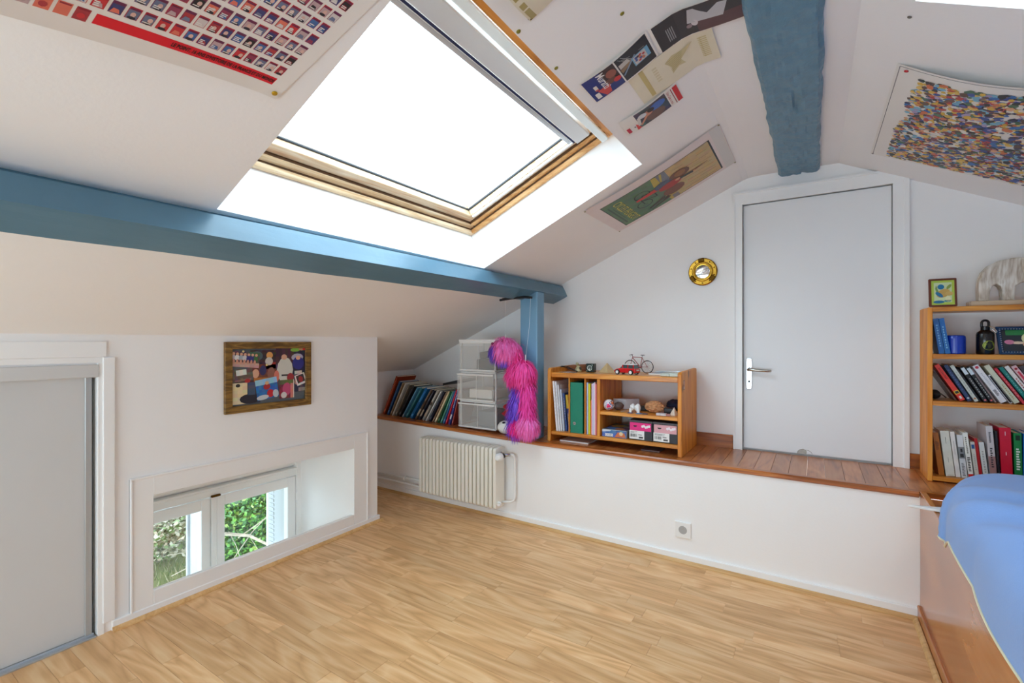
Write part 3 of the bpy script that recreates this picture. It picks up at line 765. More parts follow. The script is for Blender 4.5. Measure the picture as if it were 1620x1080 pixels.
# --- shaggy marionette hanging in front of the post
toy = thing('string_puppet', (-1.58, 2.60, .575), 'shaggy pink and purple fur string puppet hanging in front of the post', 'puppet')
def fur(name, c_base, blobs, n, length, r0, colf, parent=toy, seed=1):
    """blobs: list of (centre, radii); strands combed downwards, each a tapering ribbon"""
    rnd = random.Random(seed); b = MB()
    tot = sum(r[0]*r[2] for _, r in blobs)
    for c, r in blobs:
        c = Vector(c)
        for _ in range(int(n*r[0]*r[2]/tot)):
            th = rnd.uniform(0, 2*PI); zz = rnd.uniform(-1, 1); q = math.sqrt(1-zz*zz)
            d = Vector((q*math.cos(th), q*math.sin(th), zz))
            p = c + Vector((d.x*r[0], d.y*r[1], d.z*r[2]))
            L = length*rnd.uniform(.6, 1.15); side = Vector((-d.y, d.x, 0)); side = (side.normalized() if side.length > .1 else Vector((1, 0, 0)))
            side = (side + Vector((rnd.uniform(-.5, .5), rnd.uniform(-.5, .5), 0))).normalized()
            w = r0*rnd.uniform(.7, 1.3); pts = [p]; v = (d*.75 + Vector((rnd.uniform(-.25, .25), rnd.uniform(-.25, .25), -.25))).normalized()
            for k in range(3):
                v = (v + Vector((0, 0, -.75))).normalized(); pts.append(pts[-1]+v*L/3)
            vs = []
            for k, pt in enumerate(pts[:-1]): vs += [pt-side*w*(1-k*.25), pt+side*w*(1-k*.25)]
            vs.append(pts[-1])
            col = colf(p, rnd)
            b.add(vs, [(0,1,3,2), (2,3,5,4), (4,5,6)], col)
    return stuff(b.build(name, print_mat('dyed_fur', .6), parent))
PINKC, PURP = (255, 62, 168), (132, 84, 226)
def vary(c, rnd, k=26): 
    q = rnd.uniform(-k, k); return tuple(max(0, min(255, v+q)) for v in c)
PINKM = mat('pink_plush', (240, 40, 150), .8, var=.1); PURPM = mat('purple_plush', (96, 52, 186), .8, var=.1)
yT = 2.588
hd = MB().ball((-1.712, yT, 1.148), (.082, .07, .058), 18, 12).build('head', PINKM, toy, smooth=True)
fur('fur', None, [((-1.712, yT, 1.150), (.088, .075, .062))], 2600, .075, .0032, lambda p, r: vary(PURP, r) if (p.x < -1.735 and p.z < 1.185) or p.z < 1.112 else vary((255, 118, 198), r), hd, 2)
MB().ball((-1.785, yT-.045, 1.185), (.010, .008, .010), 8, 6).build('eye', mat('dark_bead', (120, 20, 70), .2, var=0), hd, smooth=True)
nk = MB().tube([(-1.655, yT, 1.14), (-1.628, yT, 1.08), (-1.622, yT, 1.02)], [.038, .030, .04], 10).build('neck', PINKM, toy, smooth=True)
fur('fur', None, [((-1.636, yT, 1.10), (.036, .036, .06)), ((-1.625, yT, 1.03), (.04, .04, .04))], 700, .075, .003, lambda p, r: vary((255, 62, 160), r), nk, 3)
bd = MB().ball((-1.585, yT, 1.008), (.070, .06, .062), 18, 12).build('body', PINKM, toy, smooth=True)
fur('fur', None, [((-1.585, yT, 1.008), (.073, .062, .064)), ((-1.645, yT, .985), (.036, .036, .04))], 2800, .075, .0032, lambda p, r: vary((255, 76, 172), r), bd, 4)
lg = MB().tube([(-1.552, yT, .95), (-1.546, yT, .82), (-1.540, yT, .66)], [.034, .032, .036], 12).build('leg', PINKM, toy, smooth=True)
fur('fur', None, [((-1.550, yT, .90), (.036, .036, .06)), ((-1.547, yT, .83), (.034, .034, .06)), ((-1.544, yT, .76), (.034, .034, .06)), ((-1.540, yT, .70), (.038, .038, .05))], 2300, .075, .003, lambda p, r: vary((255, 74, 182), r), lg, 5)
l2 = MB().tube([(-1.605, yT+.01, .93), (-1.622, yT+.005, .80), (-1.628, yT, .66)], [.027, .027, .025], 12).build('leg', PURPM, toy, smooth=True)
fur('fur', None, [((-1.612, yT+.01, .87), (.029, .03, .06)), ((-1.620, yT, .79), (.030, .03, .06)), ((-1.628, yT, .71), (.032, .03, .06)), ((-1.636, yT, .655), (.030, .03, .04))], 2000, .085, .003, lambda p, r: vary(PURP, r), l2, 6)
ft = MB().ball((-1.536, yT-.012, .672), (.052, .05, .044), 14, 10).build('foot', PINKM, toy, smooth=True)
fur('fur', None, [((-1.536, yT-.012, .672), (.056, .052, .048))], 1600, .07, .003, lambda p, r: vary((255, 120, 202) if p.z > .63 else (226, 92, 190), r), ft, 7)
f2 = MB().ball((-1.612, yT-.015, .655), (.032, .035, .038), 12, 8).build('foot', PINKM, toy, smooth=True)
fur('fur', None, [((-1.612, yT-.015, .655), (.036, .04, .042))], 700, .062, .003, lambda p, r: vary((250, 30, 150) if p.z > .63 else (190, 70, 200), r), f2, 8)
MB().tube([(-1.752, yT-.005, 1.474), (-1.67, yT, 1.481), (-1.57, yT+.005, 1.486), (-1.515, yT+.01, 1.480)], [.008, .007, .009, .008], 8).box(-1.735, -1.52, yT-.004, yT+.006, 1.479, 1.487).build('control_bar', BLACK, toy)
MB().tube([(-1.712, yT, 1.475), (-1.712, yT, 1.22)], .0007, 4).build('string', WPLAST, toy); MB().tube([(-1.712, yT, 1.245), (-1.712, yT, 1.205)], .003, 6).build('string_ferrule', WPLAST, toy)
MB().tube([(-1.522, yT+.005, 1.48), (-1.53, yT+.002, 1.3), (-1.555, yT, 1.10)], .0007, 4).build('string', WPLAST, toy); MB().tube([(-1.556, yT, 1.115), (-1.557, yT, 1.075)], .003, 6).build('string_ferrule', WPLAST, toy)

# --- column radiator and its pipes
rad = thing('radiator', (-2.09, 2.575, .1), 'cream column radiator mounted on the low white wall', 'radiator')
RX0, RX1 = -2.432, -1.742; NS = 21; p_ = (RX1-RX0)/NS
for i in range(NS):
    xc = RX0 + (i+.5)*p_
    b = MB()
    sec = [(-.045, .0), (-.052, .012), (-.052, .385), (-.045, .397), (-.02, .400), (.02, .400), (.045, .397), (.052, .385), (.052, .012), (.045, 0), (.02, -.003), (-.02, -.003)]
    b.prism(sec, lambda a, q, k: Vector((xc-.0115+k, 2.576+a, .103+q)), .023)
    b.build('section', RADM, rad, bevel=.004, segs=2, fixn=True)
MB().tube([(RX0+.01, 2.59, .135), (RX1-.01, 2.59, .135)], .018, 12).tube([(RX0+.01, 2.59, .47), (RX1-.01, 2.59, .47)], .018, 12).build('manifold', RADM, rad, smooth=True)
MB().lathe([(.020, 0), (.026, .006), (.026, .028), (.021, .04), (.015, .046)], (RX1+.02, 2.55, .448), (0, -1, 0), 18).build('valve_knob', WPLAST, rad, smooth=False)
MB().lathe([(.016, 0), (.016, .03)], (RX1+.02, 2.58, .448), (0, -1, 0), 14).build('valve_collar', BLACK, rad)
MB().tube([(RX1-.01, 2.59, .462), (RX1+.02, 2.588, .450), (RX1+.055, 2.61, .452)], .010, 10).build('valve_body', CHROME, rad, smooth=True)
MB().lathe([(.014, 0), (.016, .012), (.010, .016), (.010, .03)], (RX1-.002, 2.565, .135), (.4, -1, 0), 12).build('drain_plug', WPLAST, rad)
pp_ = [(RX1+.05, 2.612, .453), (RX1+.068, 2.622, .452), (RX1+.075, 2.628, .43), (RX1+.075, 2.632, .33), (RX1+.075, 2.632, .18), (RX1+.07, 2.63, .150), (RX1+.05, 2.62, .138), (RX1-.01, 2.60, .133)]
MB().tube(pp_, .0085, 10).build('return_pipe', WPLAST, rad, smooth=True)
hp_ = thing('heating_pipes', (-2.75, 2.64, .0), 'pair of white heating pipes running along the alcove wall to the radiator', 'pipes')
MB().tube([(-3.08, 2.642, .122), (-2.6, 2.642, .138), (-2.43, 2.642, .140)], .010, 8).build('pipe', WPLAST, hp_, smooth=True)
MB().tube([(-3.03, 2.63, .0), (-3.025, 2.63, .06), (-3.005, 2.63, .092), (-2.97, 2.63, .096), (-2.6, 2.63, .099), (-2.45, 2.62, .10)], .010, 8).build('pipe', WPLAST, hp_, smooth=True)
for xx, zz in ((-2.69, .134), (-2.62, .098)):
    MB().box(xx-.006, xx+.006, 2.628, 2.664, zz-.014, zz+.014).tube([(xx-.005, 2.634, zz), (xx+.005, 2.634, zz)], .012, 10).build('pipe_clip', WPLAST, hp_)
MB().lathe([(.013, 0), (.013, .03)], (-2.465, 2.62, .102), (1, 0, 0), 10).build('black_joint', BLACK, hp_)

# --- wall socket
so = thing('power_socket', (-.601, 2.66, .133), 'white square power socket on the low wall', 'socket')
pts = [(-.0425, -.0425), (.0425, -.0425), (.0425, .0425), (-.0425, .0425)]
MB().box(-.6435, -.5585, YL-.010, YL, .133, .218).build('cover_plate', WPLAST, so, bevel=.003, segs=2)
MB().lathe([(.022, 0), (.021, -.001), (.018, -.009), (.0, -.009)], (-.601, YL-.0105, .1755), (0, -1, 0), 24).build('outlet_well', mat('socket_grey', (170, 170, 168), .5, var=.02), so, smooth=False)
for dx in (-.0095, .0095): MB().lathe([(.003, 0), (.003, .001)], (-.601+dx, YL-.002, .1755), (0, -1, 0), 8).build('contact_hole', BLACK, so)
MB().lathe([(.0024, 0), (.0024, .008)], (-.601, YL-.004, .183), (0, -1, 0), 8).build('earth_pin', CHROME, so)

# --- porthole mirror
pm = thing('porthole_mirror', (-.59, YB, 1.55), 'round brass porthole mirror on the gable wall beside the door', 'mirror')
pc = Vector((-.59, YB, 1.638)); ay = (0, -1, 0)
MB().lathe([(.086, 0), (.086, .010), (.080, .015), (.062, .015), (.058, .010), (.058, 0)], pc, ay, 40).build('rim', BRASS, pm, smooth=False)
MB().lathe([(.062, .010), (.062, .020), (.056, .026), (.049, .024), (.048, .012)], pc, ay, 40).build('inner_ring', BRASS, pm, smooth=True)
MB().lathe([(.050, .0125), (.040, .0150), (.028, .0168), (.014, .0180), (.0, .0184)], pc, ay, 40).build('mirror_glass', MIRROR, pm, smooth=True)
for k in range(10):
    a = 2*PI*(k+.5)/10
    MB().lathe([(.0042, .014), (.0042, .0165), (.002, .0175)], pc+Vector((math.cos(a)*.0715, 0, math.sin(a)*.0715)), ay, 8).build('rivet', BRASSD, pm)
for a in (1.68, 3.75, 5.65):
    c = pc+Vector((math.cos(a)*.073, -.02, math.sin(a)*.073))
    t_ = Vector((-math.sin(a), 0, math.cos(a))); n_ = Vector((math.cos(a), 0, math.sin(a)))
    MB().obox(c-t_*.018-n_*.012-Vector((0, .004, 0)), t_*.036, n_*.024, Vector((0, .014, 0))).build('dog_clip', BRASSD, pm, bevel=.003)

# --- framed photo collage on the knee wall
fy0, fy1, fz0, fz1 = 1.190, 1.663, .838, 1.198; fw = .036; fx = XK
pf = thing('photo_collage', (XK, 1.43, .838), 'olive wood frame crowded with family snapshots on the knee wall', 'picture frame')
b = MB()
for poly in ([(fy0, fz0), (fy1, fz0), (fy1-fw, fz0+fw), (fy0+fw, fz0+fw)], [(fy0, fz1), (fy0+fw, fz1-fw), (fy1-fw, fz1-fw), (fy1, fz1)], [(fy0, fz0), (fy0+fw, fz0+fw), (fy0+fw, fz1-fw), (fy0, fz1)], [(fy1, fz0), (fy1, fz1), (fy1-fw, fz1-fw), (fy1-fw, fz0+fw)]):
    b.prism(poly, lambda a, q, k: Vector((fx+k, a, q)), .018)
b.build('frame', OAKF, pf, bevel=.002, fixn=True)
MB().box(fx, fx+.006, fy0+.02, fy1-.02, fz0+.02, fz1-.02).build('backing_board', mat('slate_backing', (92, 98, 104), .7, var=.05), pf)
def W(a, q): return fy0+(fy1-fy0)*a, fz0+(fz1-fz0)*q
def snap(a0, q0, a1, q1, rot, base, shapes, lift):
    (ya, za), (yb, zb) = W(a0, q0), W(a1, q1); cy, cz = (ya+yb)/2, (za+zb)/2; w, h = yb-ya, zb-za; r = math.radians(rot)
    def F(a, q, k):
        u, v = (a-.5)*w, (q-.5)*h
        return Vector((fx+.007+lift+k, cy+u*math.cos(r)-v*math.sin(r), cz+u*math.sin(r)+v*math.cos(r)))
    p = Print(F)
    p.rect(0, 0, 1, 1, base, 0, .12, 16)
    for sh in shapes:
        if sh[0] == 'r': p.rect(sh[1], sh[2], sh[3], sh[4], sh[5], 1+shapes.index(sh)*.4, .15, 10)
        elif sh[0] == 'd': p.disc(sh[1], sh[2], sh[3], sh[5], 1+shapes.index(sh)*.4, rb=sh[4])
    p.done(pf, 'photograph')
SK = (214, 164, 136)
snap(.27, .60, .62, .88, 0, (64, 50, 52), [('r', .5, 0, 1, .35, (150, 60, 44)), ('d', .62, .72, .11, .18, (222, 160, 90)), ('d', .6, .4, .13, .22, (206, 198, 190)), ('d', .2, .7, .2, .25, (80, 98, 104))], .0005)
snap(.28, .37, .6, .67, -2, (124, 62, 44), [('r', .1, 0, .9, .35, (186, 120, 46)), ('d', .15, .55, .12, .22, SK), ('d', .4, .7, .12, .25, (52, 50, 96)), ('d', .7, .55, .14, .3, (150, 96, 80)), ('d', .9, .4, .1, .3, (214, 120, 100))], .001)
snap(.56, .30, .78, .9, 0, (96, 70, 78), [('r', .0, .6, 1, 1, (70, 42, 54)), ('d', .5, .45, .45, .33, (206, 204, 194)), ('d', .45, .78, .16, .07, SK), ('r', .3, .3, .8, .34, (40, 34, 34)), ('d', .8, .25, .2, .12, (150, 40, 50))], .0015)
snap(.73, .5, .94, .92, 2, (38, 34, 62), [('d', .35, .9, .3, .07, (130, 180, 66)), ('d', .75, .92, .2, .06, (190, 140, 100)), ('d', .45, .62, .36, .14, (172, 170, 190)), ('d', .5, .4, .36, .24, (44, 46, 128)), ('d', .5, .6, .14, .08, (226, 170, 140)), ('r', .25, .0, .7, .12, (206, 200, 186))], .0018)
snap(.06, .64, .37, .86, -6, (92, 78, 84), [('r', 0, .0, 1, .3, (196, 160, 146)), ('r', .6, .75, 1, 1, (70, 100, 74))] + [('d', .08+.13*k, .58, .075, .2, c) for k, c in enumerate(((200, 196, 204), (220, 222, 226), (166, 178, 190), (206, 204, 210), (52, 52, 126), (58, 62, 130), (62, 116, 66)))] + [('d', .08+.13*k, .82, .05, .09, SK) for k in range(7)] + [('d', .1+.12*k, .34, .04, .16, (208, 150, 128)) for k in range(7)], .0022)
snap(.08, .36, .3, .62, 6, (108, 92, 82), [('r', .2, .65, .7, .95, (224, 222, 216)), ('r', 0, .0, 1, .3, (72, 44, 42)), ('r', .1, .35, .9, .42, (150, 110, 100)), ('d', .7, .3, .14, .12, (176, 44, 44))], .002)
snap(.08, .12, .38, .42, 0, (58, 54, 66), [('r', 0, 0, .52, 1, (222, 206, 166)), ('d', .19, .88, .08, .08, (50, 44, 40)), ('d', .62, .22, .38, .24, (34, 32, 44)), ('r', .54, .4, .8, 1, (72, 84, 108))], .0026)
snap(.60, .14, .78, .42, 0, (132, 42, 62), [('r', 0, .75, 1, 1, (96, 104, 60)), ('d', .5, .5, .3, .35, (190, 74, 116)), ('d', .3, .18, .2, .17, (214, 206, 204)), ('r', .75, 0, .93, .8, (210, 130, 112)), ('r', .94, 0, 1, 1, (226, 214, 200))], .003)
snap(.33, .16, .58, .46, 8, (44, 110, 178), [('r', 0, .72, 1, 1, (150, 196, 228)), ('d', .5, .6, .16, .15, (168, 40, 46)), ('d', .52, .78, .09, .09, (214, 166, 120)), ('d', .62, .24, .16, .2, (196, 36, 46)), ('d', .25, .12, .28, .12, (198, 204, 210)), ('d', .86, .18, .14, .2, (188, 196, 204))], .0036)
snap(.77, .22, .94, .44, 0, (84, 78, 80), [('d', .25, .35, .28, .35, (38, 44, 70)), ('d', .28, .7, .18, .2, (176, 136, 126)), ('r', .4, .05, 1, .3, (150, 140, 132)), ('d', .85, .6, .18, .3, (56, 52, 70))], .0024)
snap(.80, .33, .93, .50, 18, (226, 222, 216), [('r', .12, .2, .88, .92, (60, 50, 50)), ('d', .5, .5, .22, .3, (160, 50, 50))], .004)
MB().lathe([(.006, 0), (.005, .003), (.0, .005)], (fx+.012, *W(.19, .865)), (1, 0, 0), 10).build('push_pin', mat('cream_pin', (226, 206, 140), .4, var=0), pf)
MB().lathe([(.006, 0), (.005, .003), (.0, .005)], (fx+.012, *W(.45, .66)), (1, 0, 0), 10).build('push_pin', MATS['cream_pin'], pf)
MB().lathe([(.007, 0), (.006, .003), (.0, .005)], (fx+.012, *W(.905, .885)), (1, 0, 0), 10).build('push_pin', mat('red_pin', (210, 40, 40), .4, var=0), pf)

# --- bed platform, mattress and blue bedspread
bp_ = thing('bed_platform', (1.2, 1.0, 0), 'built-in bed platform with glossy reddish wood side panel', 'bed')
MB().box(XB, XB+.022, YN, YL, .058, .551).build('side_panel', BEDW, bp_, bevel=.002)
MB().box(XB-.010, XB+.022, YN, YL, 0, .060).build('kick_board', wood('bed_kick_wood', (128, 66, 22), (172, 98, 40), (190, 118, 58), 'Y', grain=6, stretch=8, rough=.3, coat=.4, rand=0, figure=.4), bp_, bevel=.003)
dk = unit_box('deck_board', LEDGEW)
yy = YN
while yy < YL-.01:
    w = min(.095, YL-.003-yy)
    piece('deck_board', dk, (XB+.0225, yy, .505), (XR-XB-.025, w-.002, .022), bp_); yy += .095
mt = tag(MB().box(.49, 1.42, .2, 2.52, .528, .60).build('mattress', mat('mattress_ticking', (226, 220, 200), .8, var=.03), bevel=.03, segs=3), 'pale mattress on the platform under the blue bedspread', 'mattress')
SHEET = mat('blue_cotton', (128, 166, 226), .85, var=.03, scale=5, bump=.12, bscale=260, sheen=.25)
def hem_z(y):
    pts = [(2.55, .555), (2.36, .515), (2.23, .507), (2.12, .50), (2.04, .545), (1.92, .528), (1.74, .494), (1.47, .467), (1.0, .43), (.2, .40), (-.6, .40)]
    for (a, za), (b, zb) in zip(pts, pts[1:]):
        if b <= y <= a: return za+(zb-za)*(a-y)/(a-b)
    return pts[0][1] if y > 2.55 else .40
def sheet_pt(u, v):
    # v: along the bed from the far end; u: from the hem over the edge and across
    y = 2.635 - v*3.0
    far = max(0.0, min(1.0, (2.635-y)/.16)); e = math.sin(far*PI/2)
    zt = .552 + (.150 + .02*min(1, (2.635-y)/1.2))*e
    hx_ = .374
    if y > 2.10: hx_ += .092*min(1, (y-2.10)/.42)**1.3
    hz_ = hem_z(y)+.012
    if y > 2.30: hz_ = max(hz_, .5295)
    hz_ = min(hz_, zt-.012)
    if u < .5:
        t = u/.5; a = t*PI/2
        x = hx_ + .17*(1-math.cos(a))**1.6; z = hz_ + (zt-hz_)*math.sin(a)**.92
        x -= .010*abs(math.sin(y*8.5+.4))*(1-t)*(1 if y < 2.3 else .3)
    else:
        t = (u-.5)/.5
        x = hx_+.17 + t*.93; z = zt + .016*math.sin(t*PI*.6)
    wr = .005*noise.noise(Vector((x*3+4, y*3, 0))) + .013*math.sin((x*.75+y*.6)*30+4*noise.noise(Vector((x*2, y*2, 3))))*max(0, noise.noise(Vector((x*1.7, y*1.3, 9)))+.35)
    g = 1-min(1, u/.5)
    fold = .020*math.exp(-((y-2.24-.5*(z-.6))/.022)**2) + .016*math.exp(-((y-2.40-.3*(z-.6))/.02)**2)
    x -= fold*g**.7
    return Vector((x, y, z + wr*(1 if u > .3 else u/.3)))
bs = thing('bedspread', (1.0, 1.2, .42), 'rumpled bright blue cotton bedspread draped over the bed edge', 'bedspread')
MB().grid(sheet_pt, 90, 220).build('cloth', SHEET, bs, smooth=True)
MB().tube([sheet_pt(0, v/140)+Vector((-.001, 0, -.002)) for v in range(5, 141)], .0035, 6).build('hem', mat('cream_hem', (232, 224, 190), .8, var=.03), bs, smooth=True)
bl_ = MB().prism([(.306, 2.385), (.36, 2.40), (.52, 2.44), (.52, 2.36), (.40, 2.372)], lambda a, b, k: Vector((a, b, .553+k+(a-.3)*.01)), .010)
tag(bl_.build('wooden_batten', mat('white_slat_paint', (232, 232, 228), .4, var=.02), bevel=.002, fixn=True), 'pointed white batten sticking out from under the blue bedspread', 'batten')

# --- tall bookcase beside the door
BX0, BX1, BY0, BY1 = .445, 1.30, 2.892, 3.085
bc = thing('bookcase', ((BX0+BX1)/2, 3.0, .551), 'tall orange pine bookcase on the ledge to the right of the door', 'bookcase')
for xx in (BX0, BX1-.018): MB().box(xx, xx+.018, BY0, BY1, .551, 1.358).build('side_panel', PINEZ, bc, bevel=.002)
for nm, z0, z1 in (('top_board', 1.338, 1.36), ('shelf', 1.120, 1.142), ('shelf', .903, .925), ('bottom_board', .556, .576)):
    MB().box(BX0+.018, BX1-.018, BY0+.003, BY1, z0, z1).build(nm, PINEX, bc, bevel=.0015)
SHZ = {3: .5765, 2: .9255, 1: 1.1425, 0: 1.3605}

ic = thing('bird_picture', (.50, 2.93, 1.36), 'small dark red framed picture of a blue and ochre bird on the bookcase', 'picture')
def lean(a, q, k): return Vector((.452+a, 2.915+q*.13-k, 1.3605+q))
MB().prism([(0, 0), (.098, 0), (.098, .132), (0, .132)], lean, .014).build('frame', mat('dark_red_frame', (104, 44, 24), .4, var=.1), ic, bevel=.003, fixn=True)
p = Print(lambda a, q, k: lean(a, q, .0145+k))
p.rect(.009, .009, .089, .122, (176, 200, 74)).rect(.018, .02, .08, .112, (206, 220, 172), 2)
p.disc(.050, .062, .026, (198, 160, 84), 3, rb=.018, rot=.6).disc(.042, .092, .012, (28, 116, 160), 4).disc(.036, .056, .008, (28, 116, 160), 4, rb=.017, rot=.8).poly([(.026, .100), (.034, .07), (.03, .05), (.022, .085)], (120, 150, 90), 3)
p.disc(.07, .092, .006, (140, 160, 70), 4, rb=.013, rot=-.6).disc(.034, .022, .02, (24, 110, 150), 4, rb=.007).disc(.066, .036, .01, (230, 226, 180), 4, rb=.013).disc(.070, .060, .014, (206, 170, 96), 4, rb=.010).disc(.064, .026, .012, (60, 140, 160), 4, rb=.005)
p.done(ic)

el = thing('elephant_carving', (.73, 2.98, 1.3605), 'carved limewashed wooden elephant standing on top of the bookcase', 'figurine')
ELW = wood('limewashed_wood', (156, 132, 110), (208, 196, 180), (240, 236, 228), 'Z', grain=13, stretch=3, rough=.7, rand=0, figure=.35, bump=.25)
outline = [(.633, .022), (.632, .09), (.638, .135), (.655, .172), (.685, .198), (.725, .210), (.78, .212), (.84, .205), (.885, .212), (.925, .20), (.955, .165), (.965, .11), (.962, .05), (.972, .024), (.948, .022), (.936, .05), (.932, .09), (.915, .10), (.90, .082), (.893, .022), (.842, .022), (.838, .075), (.822, .098), (.80, .098), (.785, .078), (.780, .022), (.762, .022), (.757, .075), (.742, .1), (.728, .106), (.715, .1)]
# belly arch between hind and middle legs as in the photo
outline = [(.633, .022), (.631, .07), (.634, .120), (.645, .155), (.668, .185), (.70, .203), (.745, .211), (.80, .211), (.85, .205), (.89, .210), (.93, .195), (.955, .16), (.965, .11), (.962, .05), (.972, .024), (.948, .022), (.936, .05), (.932, .09), (.912, .096), (.90, .08), (.893, .022), (.848, .022), (.844, .07), (.832, .096), (.80, .106), (.770, .100), (.752, .085), (.748, .022), (.711, .022), (.709, .065), (.702, .088), (.690, .098), (.678, .090), (.670, .065), (.667, .022)]
MB().prism(outline, lambda a, b, k: Vector((a, 2.955+k, 1.3605+b)), .062).build('body', ELW, el, bevel=.008, segs=3, fixn=True)
ear = [(.765, .20), (.795, .212), (.84, .20), (.852, .16), (.835, .115), (.80, .105), (.775, .14)]
MB().prism(ear, lambda a, b, k: Vector((a, 2.948+k, 1.3605+b)), .012).build('ear', ELW, el, bevel=.004, segs=2, fixn=True)
MB().tube([(.958, 2.975, 1.44), (.985, 2.965, 1.42), (1.0, 2.955, 1.425)], [.008, .006, .003], 8).build('tusk', WPLAST, el, smooth=True)
MB().box(.603, 1.01, 2.945, 3.03, 1.3605, 1.384).build('plinth', wood('pale_plinth', (150, 120, 92), (206, 184, 156), (228, 214, 192), 'X', grain=12, stretch=10, rough=.6, rand=0, figure=.4), el, bevel=.003)

G = 'two blue paperbacks on the upper shelf'
book('slim blue paperback touching the bookcase side on the upper shelf', .489, 2.915, SHZ[1], .020, .165, .12, -8, (24, 92, 160), G, marks=[('lines', .2, .85, (120, 180, 216), .3)])
book('slim blue paperback next to the round blue tin', .511, 2.915, SHZ[1], .018, .166, .12, -8, (22, 100, 172), G, marks=[('lines', .15, .8, (130, 190, 220), .3)])
tag(MB().lathe([(.0, .0), (.034, .0), (.037, .004), (.037, .072), (.035, .082), (.03, .086), (.0, .087)], (.552, 2.955, SHZ[1]), n=32).build('blue_tin', mat('cobalt_plastic', (18, 60, 176), .25, var=.05), smooth=False), 'round cobalt blue plastic tub on the upper bookcase shelf', 'tub')
fl = thing('flask', (.648, 2.935, SHZ[1]), 'black metal drinking flask with a round green emblem', 'flask')
MB().lathe([(.028, 0), (.0305, .004), (.0305, .088), (.028, .098), (.018, .106), (.015, .110)], (.648, 2.935, SHZ[1]), n=32).build('body', mat('gloss_black', (14, 14, 16), .18, var=.05), fl, smooth=True)
cpb = MB().lathe([(.0155, .108), (.0155, .124), (.013, .126)], (.648, 2.935, SHZ[1]), n=20)
lp = [Vector((.648+.0115*math.cos(t), 2.935, SHZ[1]+.138+.013*math.sin(t))) for t in [PI*k/10-.3 for k in range(12)]]
cpb.tube([(.6365, 2.935, SHZ[1]+.124)]+[tuple(Vector((.648-.0115*math.cos(t), 2.935, SHZ[1]+.140+.0125*math.sin(t)))) for t in [PI*k/10 for k in range(11)]]+[(.6595, 2.935, SHZ[1]+.124)], .005, 8)
cpb.build('cap', MATS['gloss_black'], fl)
MB().tube([(.66, 2.925, SHZ[1]+.125), (.672, 2.92, SHZ[1]+.118), (.682, 2.915, SHZ[1]+.102), (.68, 2.915, SHZ[1]+.096), (.668, 2.92, SHZ[1]+.112)], .0016, 6).build('carabiner', CHROME, fl)
def cyl_f(a, q, k):
    t = a/.0305; return Vector((.648+(.0308+k)*math.sin(t), 2.935-(.0308+k)*math.cos(t), SHZ[1]+.04+q))
p = Print(cyl_f); off = .006
p.disc(off, .0, .021, (154, 168, 44), 1, n=24).ring(off, 0, .0185, .0012, (40, 44, 12), 2, n=24).disc(off, -.003, .006, (40, 44, 14), 3, rb=.009).poly([(off-.012, .012), (off-.005, .002), (off, .006), (off+.005, .002), (off+.012, .012), (off+.006, .009), (off, .011), (off-.006, .009)], (40, 44, 14), 3)
p.rect(off-.008, -.0145, off+.008, -.012, (40, 44, 14), 3)
p.done(fl, 'emblem')
fr2 = thing('framed_photograph', (.76, 2.94, SHZ[1]), 'blue metal photo frame with a silver rope border on the upper shelf', 'photo frame')
def ln2(a, q, k): return Vector((.690-q*.06+a, 2.925+q*.22-k, SHZ[1]+q))
b = MB()
for poly in ([(0, 0), (.17, 0), (.155, .016), (.016, .016)], [(0, .124), (.016, .108), (.155, .108), (.17, .124)], [(0, 0), (.016, .016), (.016, .108), (0, .124)], [(.17, 0), (.17, .124), (.155, .108), (.155, .016)]): b.prism(poly, ln2, .010)
b.build('frame', mat('blue_frame_enamel', (18, 54, 92), .3, var=.1, scale=60, metal=.3), fr2, bevel=.002, fixn=True)
b = MB()
for k in range(17): b.ball(ln2(.012+k*.009, .0115, .010), .0026, 6, 4)
for k in range(17): b.ball(ln2(.012+k*.009, .1125, .010), .0026, 6, 4)
for k in range(11): b.ball(ln2(.0115, .016+k*.009, .010), .0026, 6, 4)
stuff(b.build('rope_border', mat('silver_rope', (170, 176, 182), .3, metal=.8, var=.1), fr2, smooth=True))
p = Print(lambda a, q, k: ln2(a, q, .003+k))
p.rect(.014, .014, .157, .110, (30, 38, 46), 0).rect(.03, .085, .09, .108, (36, 120, 60), 1).disc(.038, .055, .016, (206, 120, 150), 2, rb=.010).disc(.065, .052, .022, (226, 198, 170), 2, rb=.006).disc(.095, .07, .018, (220, 214, 160), 2, rb=.022).disc(.09, .045, .012, (214, 160, 130), 3, rb=.01)
p.done(fr2, 'photograph')

